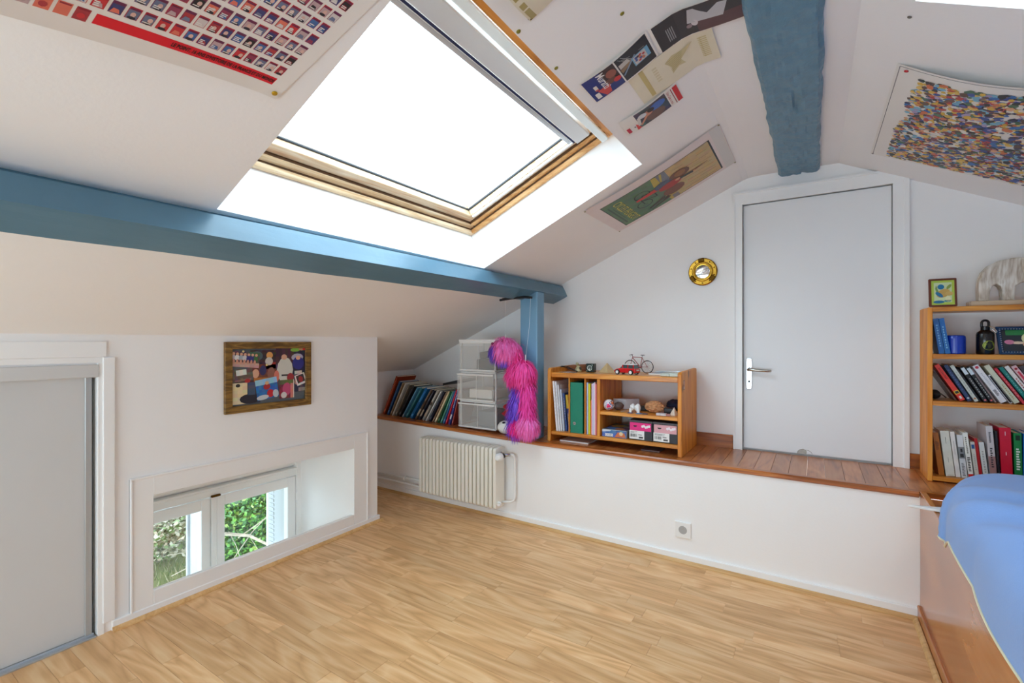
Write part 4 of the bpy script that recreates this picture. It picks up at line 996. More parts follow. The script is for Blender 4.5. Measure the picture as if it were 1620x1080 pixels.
G = 'paperbacks leaning on the middle bookcase shelf'
R2 = [ # pivot x, thickness, height, lean, colour, label, marks
 (.551, .006, .16, -30, (92, 62, 48), 'thin brown booklet leaning against the bookcase side', ()),
 (.566, .018, .185, -29.5, (222, 52, 38), 'bright red paperback with a yellow and black badge', [('band', .18, .27, (226, 190, 40)), ('bar', .195, .255, (30, 30, 24), .7), ('bar', .05, .12, (236, 232, 226), .45), ('lines', .6, .92, (150, 24, 20), .4)]),
 (.592, .014, .182, -27.5, (36, 54, 92), 'dark blue paperback leaning beside the red one', [('lines', .3, .9, (78, 98, 140), .4), ('dot', .08, (200, 206, 214))]),
 (.615, .013, .182, -28, (196, 200, 192), 'pale grey green paperback between dark ones', [('lines', .2, .85, (160, 160, 152), .25), ('dot', .08, (196, 120, 60))]),
 (.634, .005, .165, -28, (40, 36, 38), 'very thin black booklet behind two black thrillers', ()),
 (.646, .013, .175, -28, (22, 22, 24), 'black paperback with white top and pink dot, touching the thin booklet', [('band', .78, .97, (206, 216, 224)), ('lines', .14, .7, (190, 188, 184), .3), ('dot', .05, (226, 120, 120))]),
 (.666, .013, .175, -28, (24, 23, 25), 'second black paperback with white top, beside a pinkish book', [('band', .78, .97, (200, 212, 222)), ('lines', .14, .7, (186, 186, 184), .3), ('dot', .05, (226, 110, 110))]),
 (.683, .006, .168, -28, (176, 146, 140), 'narrow pinkish grey book before the white one', ()),
 (.699, .021, .186, -30, (224, 222, 226), 'thick white paperback with a small red disc at the head', [('dot', .94, (190, 40, 60)), ('lines', .18, .34, (90, 90, 100), .5), ('lines', .45, .8, (190, 190, 196), .3)]),
 (.728, .008, .14, -30, (232, 234, 238), 'short white booklet with black outline', [('bar', .03, .97, (30, 30, 34), .8), ('bar', .05, .95, (232, 234, 238), .55)]),
 (.742, .018, .19, -31, (204, 204, 180), 'pale olive paperback halfway along the middle shelf', [('lines', .1, .5, (170, 150, 96), .3)]),
 (.768, .010, .178, -31, (196, 44, 58), 'slim crimson paperback beside a teal one', [('lines', .2, .9, (230, 150, 150), .3)]),
 (.786, .013, .182, -31, (12, 118, 112), 'teal paperback leaning near a white and pink one', [('lines', .3, .85, (120, 190, 180), .3)]),
 (.806, .014, .188, -31, (226, 220, 214), 'cream paperback with red lettering marks on its spine', [('lines', .2, .7, (190, 50, 50), .3)]),
 (.828, .017, .19, -31, (218, 178, 182), 'pink spined paperback with a dark red roundel', [('dot', .92, (160, 30, 40)), ('bar', .3, .85, (206, 40, 70), .4)]),
 (.852, .015, .19, -31, (70, 62, 66), 'dark paperback with a white panel near the shelf end', [('band', .6, .75, (226, 226, 230))]),
 (.875, .020, .19, -30, (40, 104, 196), 'royal blue paperback near the right end of the middle shelf', [('lines', .3, .9, (190, 210, 236), .4)]),
]
def pack(R):
    out = []
    for r in R:
        x, t, h, ang = r[:4]
        if out:
            x0, t0, h0, a0 = out[-1][:4]; A, B = math.radians(-ang), math.radians(-a0)
            x = max(x, x0 + t0/math.cos(B) + max(0, h*(math.sin(A)-math.cos(A)*math.tan(B))) + .0005)
        out.append((x,)+tuple(r[1:]))
    return out
for x, t, h, ang, c, lab, mk in pack(R2): book(lab, x, 2.935 if t > .007 else 2.95, SHZ[2]+.0003, t, h, .11, ang, c, G, marks=mk)
tag(MB().ball((.488, 3.0, SHZ[2]+.022), (.020, .05, .022), 14, 9).tube([(.475, 2.95, SHZ[2]+.01), (.50, 2.94, SHZ[2]+.03), (.52, 2.95, SHZ[2]+.012)], .003, 6).build('dark_pouch', mat('black_pouch', (34, 30, 30), .7, var=.1), smooth=True), 'small black pouch in the corner behind the leaning paperbacks', 'pouch')

G = 'books standing on the bottom bookcase shelf'
R3 = [
 (.490, .020, .197, -6.5, (172, 98, 22), 'ochre leather-look hardback at the end of the bottom shelf', [('lines', .6, .8, (120, 60, 10), .6)]),
 (.515, .031, .208, -6, (216, 214, 202), 'thick off-white novel beside the ochre hardback', [('bar', .72, .86, (120, 120, 110), .06), ('bar', .3, .42, (150, 150, 140), .05), ('bar', .02, .03, (180, 170, 140), .7)]),
 (.549, .016, .207, -6, (226, 220, 214), 'cream paperback between the thick off-white novel and a photo spine', [('bar', .5, .8, (170, 160, 160), .1)]),
 (.568, .020, .195, -5, (210, 212, 214), 'white paperback with a grey photograph across its spine', [('band', .45, .72, (128, 130, 132)), ('bar', .48, .56, (40, 40, 40), .6), ('bar', .6, .68, (40, 40, 42), .35), ('lines', .05, .36, (120, 120, 124), .5)]),
 (.591, .017, .208, -6, (232, 230, 222), 'white paperback with bold black spine lettering and a red foot', [('band', .03, .10, (206, 30, 36)), ('lines', .16, .48, (44, 40, 34), .55), ('lines', .55, .92, (120, 116, 104), .3)]),
 (.614, .014, .168, -6, (206, 202, 192), 'short grey white paperback with a blue square label', [('bar', .82, .93, (30, 80, 140), .7), ('lines', .25, .7, (160, 150, 140), .2)]),
 (.629, .010, .185, -6, (176, 22, 26), 'dark red thin book between two pale paperbacks', ()),
 (.642, .017, .17, -6, (214, 216, 212), 'short white paperback beside the tall text-covered one', [('lines', .2, .8, (170, 170, 164), .3)]),
 (.664, .022, .245, -4, (206, 198, 200), 'tall white paperback with long black spine lettering', [('band', .0, .45, (160, 118, 116)), ('lines', .25, .62, (40, 36, 40), .35), ('lines', .7, .9, (70, 66, 72), .35)]),
 (.688, .008, .225, -3, (30, 24, 28), 'narrow black book beside the crimson hardback', ()),
 (.699, .036, .242, -2, (206, 14, 50), 'thick crimson hardback standing tallest among the bottom books', [('bar', .86, .93, (230, 180, 190), .08), ('bar', .5, .56, (230, 180, 190), .08)]),
 (.740, .024, .222, -1, (18, 128, 62), 'green paperback with white title marks beside the crimson hardback', [('lines', .28, .72, (226, 236, 226), .5), ('bar', .86, .96, (8, 40, 20), .6)]),
 (.766, .026, .222, 0, (28, 116, 196), 'bright blue thick paperback after the green one', [('lines', .3, .8, (120, 180, 230), .3)]),
 (.794, .026, .215, 0, (34, 40, 48), 'black hardback after the bright blue paperback', ()),
]
for x, t, h, ang, c, lab, mk in pack(R3):
    if ang == 0: x += t
    book(lab, x, 2.925, SHZ[3]+.0003, t, h, .14, ang, c, G, marks=mk)

# --- low pine shelf unit on the ledge
LX0, LX1, LY0, LY1 = -1.470, -.622, 2.722, 3.118; LZ = .5505
lsu = thing('shelf_unit', ((LX0+LX1)/2, 2.92, LZ), 'low orange pine shelf unit standing on the ledge beside the blue post', 'shelf')
sp = [(0, 0), (.035, 0), (.04, .012), (.36, .012), (.365, 0), (.396, 0), (.396, .476), (.385, .482), (.012, .476), (0, .464)]
for xx in (LX0, LX1-.022): MB().prism([(0, 0), (.396, 0), (.396, .477), (.386, .483), (.014, .477), (0, .463)], lambda a, b, k: Vector((xx+k, LY0+a, LZ+b)), .022).build('side_panel', PINEZ, lsu, bevel=.003, segs=2, fixn=True)
MB().box(LX0+.022, LX1-.022, LY0+.008, LY1, .968, .998).build('top_board', PINEX, lsu, bevel=.003)
MB().box(LX0+.022, LX1-.022, LY0+.008, LY1, .594, .616).build('bottom_board', PINEX, lsu, bevel=.003)
MB().box(-1.129, -1.109, LY0+.008, LY1, .6161, .9679).build('divider', PINEZ, lsu, bevel=.002)
MB().box(-1.1089, LX1-.022, LY0+.008, LY1, .751, .772).build('shelf', PINEX, lsu, bevel=.003)
for xx in (-1.325, -1.215): MB().box(xx, xx+.006, LY0+.016, LY1, .6161, .9679).build('thin_divider', PINEZ, lsu)
st2 = Print(lambda a, q, k: Vector((LX1+.0004+k, LY0+.045+a, .925+q)))
st2.rect(0, 0, .022, .055, (60, 50, 60), 0).rect(.003, .004, .019, .02, (196, 204, 210), 1).rect(.006, .022, .014, .05, (186, 60, 50), 1).rect(.015, .022, .019, .05, (220, 214, 206), 1).rect(.002, .03, .006, .05, (214, 208, 200), 1)
st2.done(lsu, 'sticker')
ST = .9985; SM = .7725; SB = .6165
# magazines and guides, left compartment
G = 'papers in the left compartment of the low shelf'
for i, (x, t, h, c, lab) in enumerate((
  (-1.418, .012, .325, (232, 232, 234), 'thick white brochure at the end of the left compartment'),
  (-1.404, .010, .322, (224, 224, 228), 'white catalogue behind the thick white brochure'),
  (-1.392, .009, .30, (214, 216, 220), 'pale grey magazine in the left compartment'),
  (-1.380, .010, .27, (196, 204, 218), 'light bluish brochure in the left compartment'),
  (-1.366, .012, .245, (44, 72, 130), 'blue road atlas with pale spine'),
  (-1.350, .016, .235, (196, 160, 40), 'yellow and dark blue guide book in the left compartment'))):
    bk = book(lab, x, 2.745+.008*i, SB, t, h, .22, -5, c, G, marks=([('band', 0, .62, (26, 34, 92)), ('lines', .1, .5, (206, 170, 60), .3)] if 'guide' in lab else [('lines', .3, .9, (190, 190, 196), .25)]), pages=(232, 230, 226))
def slab(name, x0, x1, z1, col, lab, y0=2.75, cat='folder', g='folders in the right paper slot', lean_=0):
    b = MB(); b.obox((x0, y0, SB), (x1-x0, 0, 0), (0, .24, 0), (lean_, 0, z1-SB))
    return tag(b.build(name, mat('folder_%d_%d_%d' % col, col, .5, var=.03), bevel=.001), lab, cat, g)
bn = thing('binder', (-1.278, 2.86, SB), 'green ribbed lever arch binder with finger hole', 'binder')
GRN = mat('green_ribbed_card', (16, 134, 106), .45, var=.03)
b = MB(); b.box(-1.317, -1.232, 2.748, 2.752, SB, .938)
for k in range(46): b.box(-1.317, -1.232, 2.7462, 2.7482, SB+.004+k*.00695, SB+.0075+k*.00695)
b.build('spine', GRN, bn)
MB().box(-1.3175, -1.3145, 2.752, 3.03, SB, .938).build('board', GRN, bn); MB().box(-1.2345, -1.2315, 2.752, 3.03, SB, .938).build('board', GRN, bn)
MB().box(-1.310, -1.24, 2.78, 3.02, SB+.004, .925).build('papers', PAPER, bn)
MB().lathe([(.0095, 0), (.0095, .003), (.0065, .003), (.0065, -.001)], (-1.287, 2.7462, SB+.062), (0, -1, 0), 18).build('finger_ring', CHROME, bn)
slab('paper_folder', -1.206, -1.196, .942, (176, 190, 226), 'pale blue folder in the right paper slot')
slab('paper_folder', -1.195, -1.181, .935, (206, 196, 26), 'bright yellow folder in the right paper slot')
slab('paper_folder', -1.180, -1.174, .83, (226, 120, 50), 'short orange folder in the right paper slot', 2.752)
slab('paper_folder', -1.1735, -1.166, .936, (222, 196, 214), 'pale pink folder in the right paper slot')
slab('paper_folder', -1.1655, -1.157, .94, (204, 196, 226), 'pale lilac folder in the right paper slot')
slab('paper_folder', -1.1565, -1.149, .945, (232, 214, 220), 'whitish rose folder in the right paper slot')
slab('paper_folder', -1.1485, -1.140, .936, (232, 130, 140), 'salmon pink folder beside the divider')
# things on top of the low shelf
b = MB().prism([(-1.444, 2.96), (-1.31, 2.955), (-1.30, 3.03), (-1.440, 3.05)], lambda a, q, k: Vector((a, q, ST+k+(.012 if k else 0)*(a+1.46)/.15)), .035)
tag(b.build('wooden_block', wood('walnut_block', (86, 48, 26), (138, 84, 52), (160, 104, 70), 'X', grain=14, stretch=8, rough=.4, rand=0, figure=.4), bevel=.003, fixn=True), 'brown wooden block lying on the left end of the low shelf', 'block')
tag(MB().tube([(-1.445, 2.86, ST+.03), (-1.42, 2.85, ST+.032), (-1.36, 2.84, ST+.02), (-1.31, 2.84, ST+.004), (-1.33, 2.86, ST+.006), (-1.40, 2.87, ST+.034), (-1.448, 2.88, ST+.034)], .0028, 6).build('spectacles', BLACK), 'black bent spectacles resting before the wooden block', 'spectacles')
tag(MB().lathe([(0, 0), (.055, 0), (.056, .002), (.02, .003), (0, .003)], (-1.355, 2.80, ST), n=28).build('disc', mat('silver_disc', (196, 200, 206), .2, metal=.5, var=.02), smooth=False), 'flat silver disc at the front of the low shelf top', 'disc')
fg = thing('figurine', (-1.318, 2.87, ST), 'small patchy cream figurine beside the brown block', 'figurine')
MB().lathe([(0, 0), (.02, 0), (.024, .006), (.020, .022), (.012, .034), (.008, .040), (0, .041)], (-1.318, 2.87, ST), n=14).build('body', mat('mottled_cream', (186, 172, 130), .5, var=.45, scale=55), fg, smooth=True)
MB().ball((-1.324, 2.865, ST+.052), (.010, .010, .012), 10, 8).build('head', MATS['mottled_cream'], fg, smooth=True)
MB().ball((-1.300, 2.862, ST+.024), (.010, .008, .011), 8, 6).build('bundle', mat('dark_olive', (52, 50, 34), .6, var=.2), fg, smooth=True)
cu = thing('glass_cube', (-1.236, 2.89, ST), 'small dark green glass cube with a white swirl', 'cube')
MB().box(-1.262, -1.209, 2.865, 2.915, ST, ST+.057).build('block', mat('bottle_green_glass', (24, 44, 40), .1, var=.3, scale=60), cu, bevel=.004, segs=2)
p = Print(lambda a, q, k: Vector((-1.2355+a, 2.8645-k, ST+.0285+q)))
p.ring(0, 0, .017, .003, (206, 214, 206), 1, n=22).ring(-.003, -.002, .010, .0025, (190, 200, 192), 2, n=18).poly([(-.004, -.018), (.004, -.02), (.001, -.002), (-.005, -.004)], (200, 208, 200), 3).rect(-.022, -.026, -.016, -.014, (120, 134, 126), 1).rect(.014, .012, .022, .024, (110, 126, 118), 1)
p.done(cu, 'etching')
def pyramid(cx, cy, z, r, h, m, lab, name='pyramid'):
    q = [(cx-r, cy-r*.4, z), (cx+r*.4, cy-r, z), (cx+r, cy+r*.4, z), (cx-r*.4, cy+r, z), (cx, cy, z+h)]
    return tag(MB().add(q, [(0,3,2,1), (0,1,4), (1,2,4), (2,3,4), (3,0,4)]).build(name, m), lab, 'pyramid')
pyramid(-1.128, 2.90, ST, .052, .064, mat('pale_boxwood', (206, 178, 132), .5, var=.06, scale=30), 'plain pale wooden pyramid on top of the low shelf')
# model car
cr = thing('toy_car', (-.960, 2.80, ST), 'red model hatchback car with white roof on the low shelf', 'toy car')
CR = mat('red_car_paint', (206, 16, 22), .15, var=.02, coat=.5); CW = mat('white_car_roof', (238, 238, 238), .2, var=0)
U_ = Vector((.97, -.24, 0)); V_ = Vector((.24, .97, 0)); CO = Vector((-.962, 2.80, ST))
def cp(a, w, h): return CO + U_*a + V_*w + Vector((0, 0, h))
side = [(-.072, .012), (.072, .012), (.075, .022), (.073, .036), (.066, .040), (-.030, .040), (-.058, .034), (-.074, .026), (-.075, .018)]
MB().prism(side, lambda a, h, k: cp(a, -.030+k, h), .060).build('body', CR, cr, bevel=.004, segs=3, fixn=True)
cab = MB(); base = [(-.030, .0395), (.066, .0395)]; n_ = 0
bl4 = [cp(-.032, -.028, .0395), cp(.068, -.028, .0395), cp(.068, .028, .0395), cp(-.032, .028, .0395)]; tp4 = [cp(-.012, -.023, .060), cp(.060, -.023, .060), cp(.060, .023, .060), cp(-.012, .023, .060)]
cab.add(bl4+tp4, [(0,1,5,4), (1,2,6,5), (2,3,7,6), (3,0,4,7), (4,5,6,7)]).build('windows', mat('car_glass', (60, 70, 74), .08, var=0), cr)
MB().prism([(-.014, 0), (.062, 0), (.058, .005), (-.010, .005)], lambda a, h, k: cp(a, -.0245+k, .0598+h), .049).build('roof', CW, cr, bevel=.002, fixn=True)
for aa in (-.012, .024, .062):
    for ww in (-.0275, .0255): MB().obox(cp(aa-.004, ww, .0395), U_*.006, V_*.002, Vector((0, 0, .0205))).build('pillar', CR, cr)
for aa in (-.047, .047):
    for ww in (-.032, .032):
        wh = MB().lathe([(.0145, -.005), (.0155, -.003), (.0155, .003), (.0145, .005)], cp(aa, ww, .0156), V_, 20).build('wheel', BLACK, cr)
        MB().lathe([(.0095, -.0062), (.0095, .0062)], cp(aa, ww, .0156), V_, 14).build('hubcap', CW, wh)
MB().obox(cp(.0735, -.014, .024), U_*.002, V_*.028, Vector((0, 0, .008))).build('number_plate', mat('plate_pale', (206, 200, 192), .4, var=0), cr)
for ww in (-.026, .020): MB().obox(cp(.0725, ww, .026), U_*.002, V_*.006, Vector((0, 0, .009))).build('tail_light', mat('dark_red_lens', (120, 8, 12), .2, var=0), cr)
# model bicycle
bi = thing('model_bicycle', (-.945, 2.99, ST), 'miniature red racing bicycle standing behind the model car', 'model bicycle')
W1 = Vector((-1.010, 3.000, ST+.0400)); W2 = Vector((-.893, 2.985, ST+.0400)); Rw = .0395; ax = (W2-W1).normalized(); upv = Vector((0, 0, 1))
for wc in (W1, W2):
    wl = MB().tube([wc + (ax*math.cos(t)+upv*math.sin(t))*Rw for t in [2*PI*k/32 for k in range(32)]], .0022, 6, closed=True).build('wheel', BLACK, bi, smooth=True)
    MB().tube([wc + (ax*math.cos(t)+upv*math.sin(t))*(Rw-.003) for t in [2*PI*k/32 for k in range(32)]], .0010, 5, closed=True).build('rim', CHROME, wl, smooth=True)
    b = MB()
    for k in range(12):
        t = 2*PI*k/12; b.tube([wc, wc+(ax*math.cos(t)+upv*math.sin(t))*(Rw-.003)], .0005, 4)
    stuff(b.build('spokes', CHROME, wl))
bbk = W1.lerp(W2, .60)+upv*-.002; seat_t = W1.lerp(W2, .50+.18)+upv*.060; hd_ = W1.lerp(W2, .16)+upv*.055
seat_t = W1.lerp(W2, .70)+upv*.058; RB = mat('bicycle_red', (150, 40, 40), .3, var=.1)
MB().tube([hd_, bbk], .0026, 6).tube([hd_+upv*.006, seat_t], .0024, 6).tube([seat_t, bbk], .0024, 6).tube([bbk, W2], .0016, 6).tube([seat_t, W2], .0016, 6).tube([hd_+upv*.01, W1], .002, 6).build('frame', RB, bi)
MB().tube([seat_t, seat_t+upv*.016+ax*.003], .0016, 6).obox(seat_t+upv*.014-ax*.008-Vector((0, .004, 0)), ax*.024, (0, .008, 0), upv*.004).build('saddle', BLACK, bi)
hb_ = hd_+upv*.022-ax*.006
MB().tube([hd_+upv*.008, hb_], .0017, 6).tube([hb_+Vector((0, -.018, 0))-ax*.004+upv*-.010, hb_+Vector((0, -.018, 0))-ax*.010+upv*-.002, hb_+Vector((0, -.016, 0)), hb_+Vector((0, .016, 0)), hb_+Vector((0, .018, 0))-ax*.010+upv*-.002, hb_+Vector((0, .018, 0))-ax*.004+upv*-.010], .0017, 6).build('handlebar', mat('grey_handlebar', (90, 90, 92), .3, metal=.6, var=0), bi)
MB().lathe([(.009, -.001), (.009, .001)], bbk+Vector((0, -.004, 0)), (0, 1, 0), 14).build('chainring', CHROME, bi)
nbk = thing('notebook', (-.80, 2.88, ST), 'spiral notebook with blue squared cover on the low shelf', 'notebook')
MB().box(-.842, -.755, 2.835, 2.93, ST, ST+.010).build('pages', PAPER, nbk, bevel=.001)
p = Print(lambda a, q, k: Vector((-.842+a, 2.835+q, ST+.0103+k)))
p.rect(0, 0, .087, .095, (226, 228, 232), 0)
for i in range(7):
    for j in range(7): p.rect(.006+i*.011, .008+j*.012, .013+i*.011, .016+j*.012, (86, 92, 148), 1)
p.done(nbk, 'cover_pattern')
tag(MB().box(-.752, -.70, 2.765, 2.90, ST, ST+.016).build('pale_case', mat('sage_plastic', (196, 202, 190), .35, var=.02), bevel=.003), 'pale sage plastic case beside the spiral notebook', 'case')
tag(MB().box(-.697, -.648, 2.75, 2.90, ST, ST+.020).build('pale_case', MATS['sage_plastic'], bevel=.003), 'pale sage plastic case against the right side panel', 'case')
tag(MB().tube([(-.835, 2.97, ST+.014), (-.70, 2.95, ST+.018), (-.665, 2.945, ST+.018)], [.0035, .004, .0015], 8).box(-.84, -.66, 2.955, 3.0, ST, ST+.012).build('pen_tray', mat('pale_steel', (196, 202, 206), .3, metal=.4, var=.03)), 'long pale metal pen tray behind the notebook', 'tray')
# things on the middle shelf
bl3 = thing('small_ball', (-1.075, 2.795, SM), 'small white toy football with pink and blue star panels', 'ball')
bc_ = Vector((-1.075, 2.795, SM+.034))
MB().ball(bc_, .034, 24, 16).build('shell', mat('ball_white', (238, 236, 236), .35, var=.01), bl3, smooth=True)
def star(d, c1, c2, sz):
    d = Vector(d).normalized(); x = d.orthogonal().normalized(); y = d.cross(x)
    for r_, c, l in ((1.25, c2, .0006), (.62, c1, .0011)):
        b = MB(); ring_ = []
        for k in range(24):
            t = 2*PI*k/24; rr = sz*r_*(.55+.45*abs(math.cos(1.5*t))**1.5); ring_.append(bc_+(d+(x*math.cos(t)+y*math.sin(t))*rr).normalized()*(.034+l))
        mid = bc_+d*(.034+l)
        b.add([mid]+ring_, [(0, 1+k, 1+(k+1) % 24) for k in range(24)]).build('star_panel', mat('ball_%d_%d_%d' % c, c, .35, var=0), bl3)
star((.25, -1, -.1), (226, 30, 110), (54, 56, 168), .75); star((-.9, -.35, .6), (226, 30, 110), (54, 56, 168), .5); star((.9, -.5, .5), (230, 120, 60), (120, 30, 50), .5); star((.5, -.4, -.9), (230, 130, 90), (54, 56, 168), .5)
tag(MB().ball((-1.027, 2.83, SM+.026), (.034, .03, .025), 18, 12, disp=lambda d: .18*noise.noise(d*1.7+Vector((3, 1, 0)))).build('brown_stone', mat('brown_stone_surface', (86, 64, 58), .6, var=.2, scale=30), smooth=True), 'smooth dark brown stone beside the toy football', 'stone')
tag(MB().obox((-1.088, 2.90, SM), (.088, -.012, 0), (.06, .085, 0), (0, 0, .062)).build('small_carton', mat('pale_grey_card', (214, 214, 220), .6, var=.02), bevel=.0015), 'pale grey cardboard carton on the middle shelf', 'box')
tag(MB().ball((-.925, 2.80, SM+.030), (.016, .02, .020), 12, 8, disp=lambda d: .3*noise.noise(d*3)).ball((-.895, 2.80, SM+.026), (.017, .018, .026), 12, 8, disp=lambda d: .25*noise.noise(d*3+Vector((5, 0, 0)))).box(-.945, -.93, 2.79, 2.81, SM, SM+.025).tube([(-.89, 2.785, SM+.03), (-.885, 2.78, SM)], .009, 8).build('white_toy', mat('white_toy_plastic', (236, 236, 234), .4, var=.03)), 'lumpy white plastic toy dog on the middle shelf', 'toy')
tag(MB().obox((-.905, 2.87, SM), (.10, .03, 0), (-.02, .05, 0), (0, 0, .028)).tube([(-.94, 2.90, SM+.018), (-.90, 2.89, SM+.02)], .012, 10).build('torch', mat('dark_rubber', (40, 44, 42), .5, var=.1), bevel=.005), 'black rubber torch lying behind the white toy', 'torch')
tag(MB().ball((-.805, 2.84, SM+.036), (.056, .04, .033), 36, 24, disp=lambda d: .10*math.sin(14*noise.noise(d*1.9)+9*d.x)).build('fibre_ball', mat('tan_knotted_fibre', (196, 142, 98), .8, var=.25, scale=70)), 'tan knotted fibre ball like a walnut on the middle shelf', 'ornament')
tag(MB().obox((-.748, 2.83, SM), (.06, .01, 0), (-.01, .05, 0), (0, 0, .034)).build('black_box', mat('black_card', (24, 22, 26), .4, var=.1), bevel=.003), 'little black box beside the tan ornament', 'box')
tag(MB().ball((-.712, 2.95, SM+.040), (.052, .05, .034), 22, 14, disp=lambda d: .2*noise.noise(d*2.5)).build('navy_cloth', mat('navy_cloth_fabric', (28, 36, 62), .85, var=.15)), 'crumpled navy cloth at the back of the middle shelf', 'cloth')
pyramid(-.682, 2.80, SM, .024, .048, mat('pale_stone_pyramid', (226, 210, 190), .6, var=.06, scale=40), 'small white stone pyramid at the right of the middle shelf')
tag(MB().obox((-.77, 2.742, SM), (.055, .004, 0), (-.003, .03, 0), (0, 0, .013)).build('matchbox', mat('matchbox_print', (206, 196, 198), .5, var=.2, scale=90), bevel=.001), 'pale matchbox at the front edge of the middle shelf', 'matchbox')
tag(MB().obox((-.715, 2.748, SM), (.022, .004, 0), (-.003, .02, 0), (0, 0, .012)).build('matchbox', mat('rose_box', (176, 120, 116), .5, var=.1), bevel=.001), 'tiny rose coloured box beside the matchbox', 'box')
for i, (x, y, r, c, lab) in enumerate(((-.925, 2.752, .017, (110, 96, 120), 'flat violet badge lying before the white toy'), (-.872, 2.750, .020, (92, 130, 170), 'flat blue badge lying on the middle shelf'), (-.838, 2.757, .017, (70, 84, 100), 'flat slate badge beside the blue badge'), (-.985, 2.78, .012, (150, 130, 110), 'small brass coin lying beside the toy football'))):
    tag(MB().lathe([(0, 0), (r, 0), (r, .002), (r*.8, .0035), (0, .004)], (x, y, SM), n=18).build('badge', mat('badge_%d' % i, c, .25, var=.35, scale=70)), lab, 'badge')
# bottom compartment: puzzle box and two shoe boxes
pz = thing('game_box', (-1.02, 2.85, SB), 'board game box with colourful picture lid in the bottom compartment', 'box')
MB().box(-1.100, -.946, 2.745, 2.98, SB, SB+.046).build('carton', mat('game_carton', (206, 204, 200), .5, var=.03), pz, bevel=.003)
p = Print(lambda a, q, k: Vector((-1.100+a, 2.7447-k, SB+q)))
p.rect(0, .002, .154, .044, (70, 116, 176), 0, .02, 20).rect(.02, .006, .07, .022, (236, 236, 240), 2).text('QUEEN', .024, .008, .042, .012, (44, 44, 60), 3).poly([(.08, .004), (.15, .006), (.14, .03), (.10, .034)], (206, 110, 60), 2).poly([(.0, .03), (.05, .036), (.06, .044), (0, .044)], (196, 206, 220), 2).disc(.12, .026, .012, (226, 200, 160), 3)
p.done(pz, 'front_print')
p = Print(lambda a, q, k: Vector((-1.100+a, 2.745+q, SB+.0463+k)))
p.rect(.002, .002, .152, .23, (84, 86, 112), 0, .02, 30).disc(.05, .06, .04, (60, 120, 190), 1).disc(.10, .04, .03, (196, 120, 70), 2).disc(.06, .14, .05, (196, 180, 90), 1).disc(.12, .12, .03, (150, 150, 170), 2)
p.done(pz, 'lid_print')
def shoebox(x0, x1, lid, lab, lidname):
    o = thing('shoe_box', ((x0+x1)/2, 2.87, SB), lab, 'shoe box', 'shoe boxes in the low shelf')
    MB().box(x0, x1, 2.750, 3.06, SB, SB+.112).build('carton', mat('black_shoebox', (40, 40, 48), .45, var=.05), o, bevel=.002)
    MB().box(x0-.001, x1+.001, 2.748, 3.062, SB+.104, SB+.117).build('lid', mat('dark_lid', (66, 66, 72), .4, var=.1), o, bevel=.002)
    w = x1-x0
    p = Print(lambda a, q, k: Vector((x0+a, 2.7474-k, SB+q)))
    p.rect(.006, .056, w-.008, .103, lid, 0).poly([(.025, .086), (.05, .086), (.044, .078), (.031, .078)], (30, 14, 24), 1)
    for k in range(5): p.disc(w*.58+k*.010, .083+.004*math.sin(k*2.1), .007, (236, 226, 232), 1+k*.2, rb=.008)
    p.disc(w*.58+.02, .090, .006, lid, 3, rb=.004)
    p.rect(.003, .006, w*.66, .056, (232, 232, 230), 1)
    for k in range(11): p.rect(.010+k*.0036, .018, .010+k*.0036+random.choice((.001, .0018, .0026)), .036, (30, 30, 32), 2)
    for k in range(3): p.rect(.010, .041+k*.004, .03+random.uniform(.0, .04), .043+k*.004, (120, 120, 124), 2)
    p.rect(.056, .030, .078, .034, (60, 60, 62), 2).rect(.060, .012, .085, .022, (70, 70, 72), 2)
    p.done(o, 'end_label')
shoebox(-.932, -.792, (226, 26, 126), 'black shoe box with a hot pink end label', 1)
shoebox(-.789, -.647, (216, 160, 168), 'black shoe box with a pale pink end label', 2)
tag(MB().box(-1.40, -1.20, 2.76, 2.95, .5505, .5585).build('flat_papers', PAPER, bevel=.001), 'flat stack of papers under the low shelf', 'papers')
tag(MB().box(-.87, -.76, 2.78, 2.90, .5505, .5585).build('flat_folder', mat('grey_folder', (120, 104, 104), .5, var=.05), bevel=.001), 'dark flat folder under the right half of the low shelf', 'folder')

# --- posters pinned on the slopes
def sheet(name, F, a0, a1, b0, b1, label, m=None, n=24):
    o = thing(name, F((a0+a1)/2, b0, 0), label, 'poster')
    MB().grid(lambda u, v: F(a0+(a1-a0)*u, b0+(b1-b0)*v, 0), n, n).build('paper', m or PAPER, o, smooth=True)
    return o
def pin(p, nrm, c, lab, r=.0055, g=None):
    return tag(MB().lathe([(r*.8, 0), (r, .001), (r*.9, .0025), (0, .004)], p, nrm, 12).build('drawing_pin', mat('pin_%d_%d_%d' % c, c, .35, metal=.4, var=0)), lab, 'drawing pin', g)
# magazine cover poster (a = along the room, b = up the slope)
def sag(y): 
    t = max(0.0, (.655-y)/.35); return .004 + .066*min(1.6, t)**1.25
def FA(a, b, h):
    edge = max(0, 1-abs(b-.44)/.5)
    s = sag(a)*(.35+.65*max(0, 1-(b-.42)/.5)) if b > .42 else sag(a)
    return RP(b, a+ (b-.44)*.12, -(s+h) - .012*math.exp(-((a-.69)/.03)**2)*0)
po = sheet('magazine_poster', FA, -.35, .683, .432, 1.27, 'large white poster of many red magazine covers beside the skylight')
p = Print(FA)
yb0 = .478
ang0 = lambda a: 0.0
p.rect(.30, yb0-.010, .652, yb0+.0125, (226, 20, 46), 1, .012)
p.text("LE POINT, 16 ANS D'HISTOIRE DE LA FRANCE ET DU MONDE", .424, yb0-.005, .222, .0125, (20, 14, 20), 3, .03)
cw, ch, px_, py_ = .0195, .0265, .0247, .0375
rc = random.Random(5)
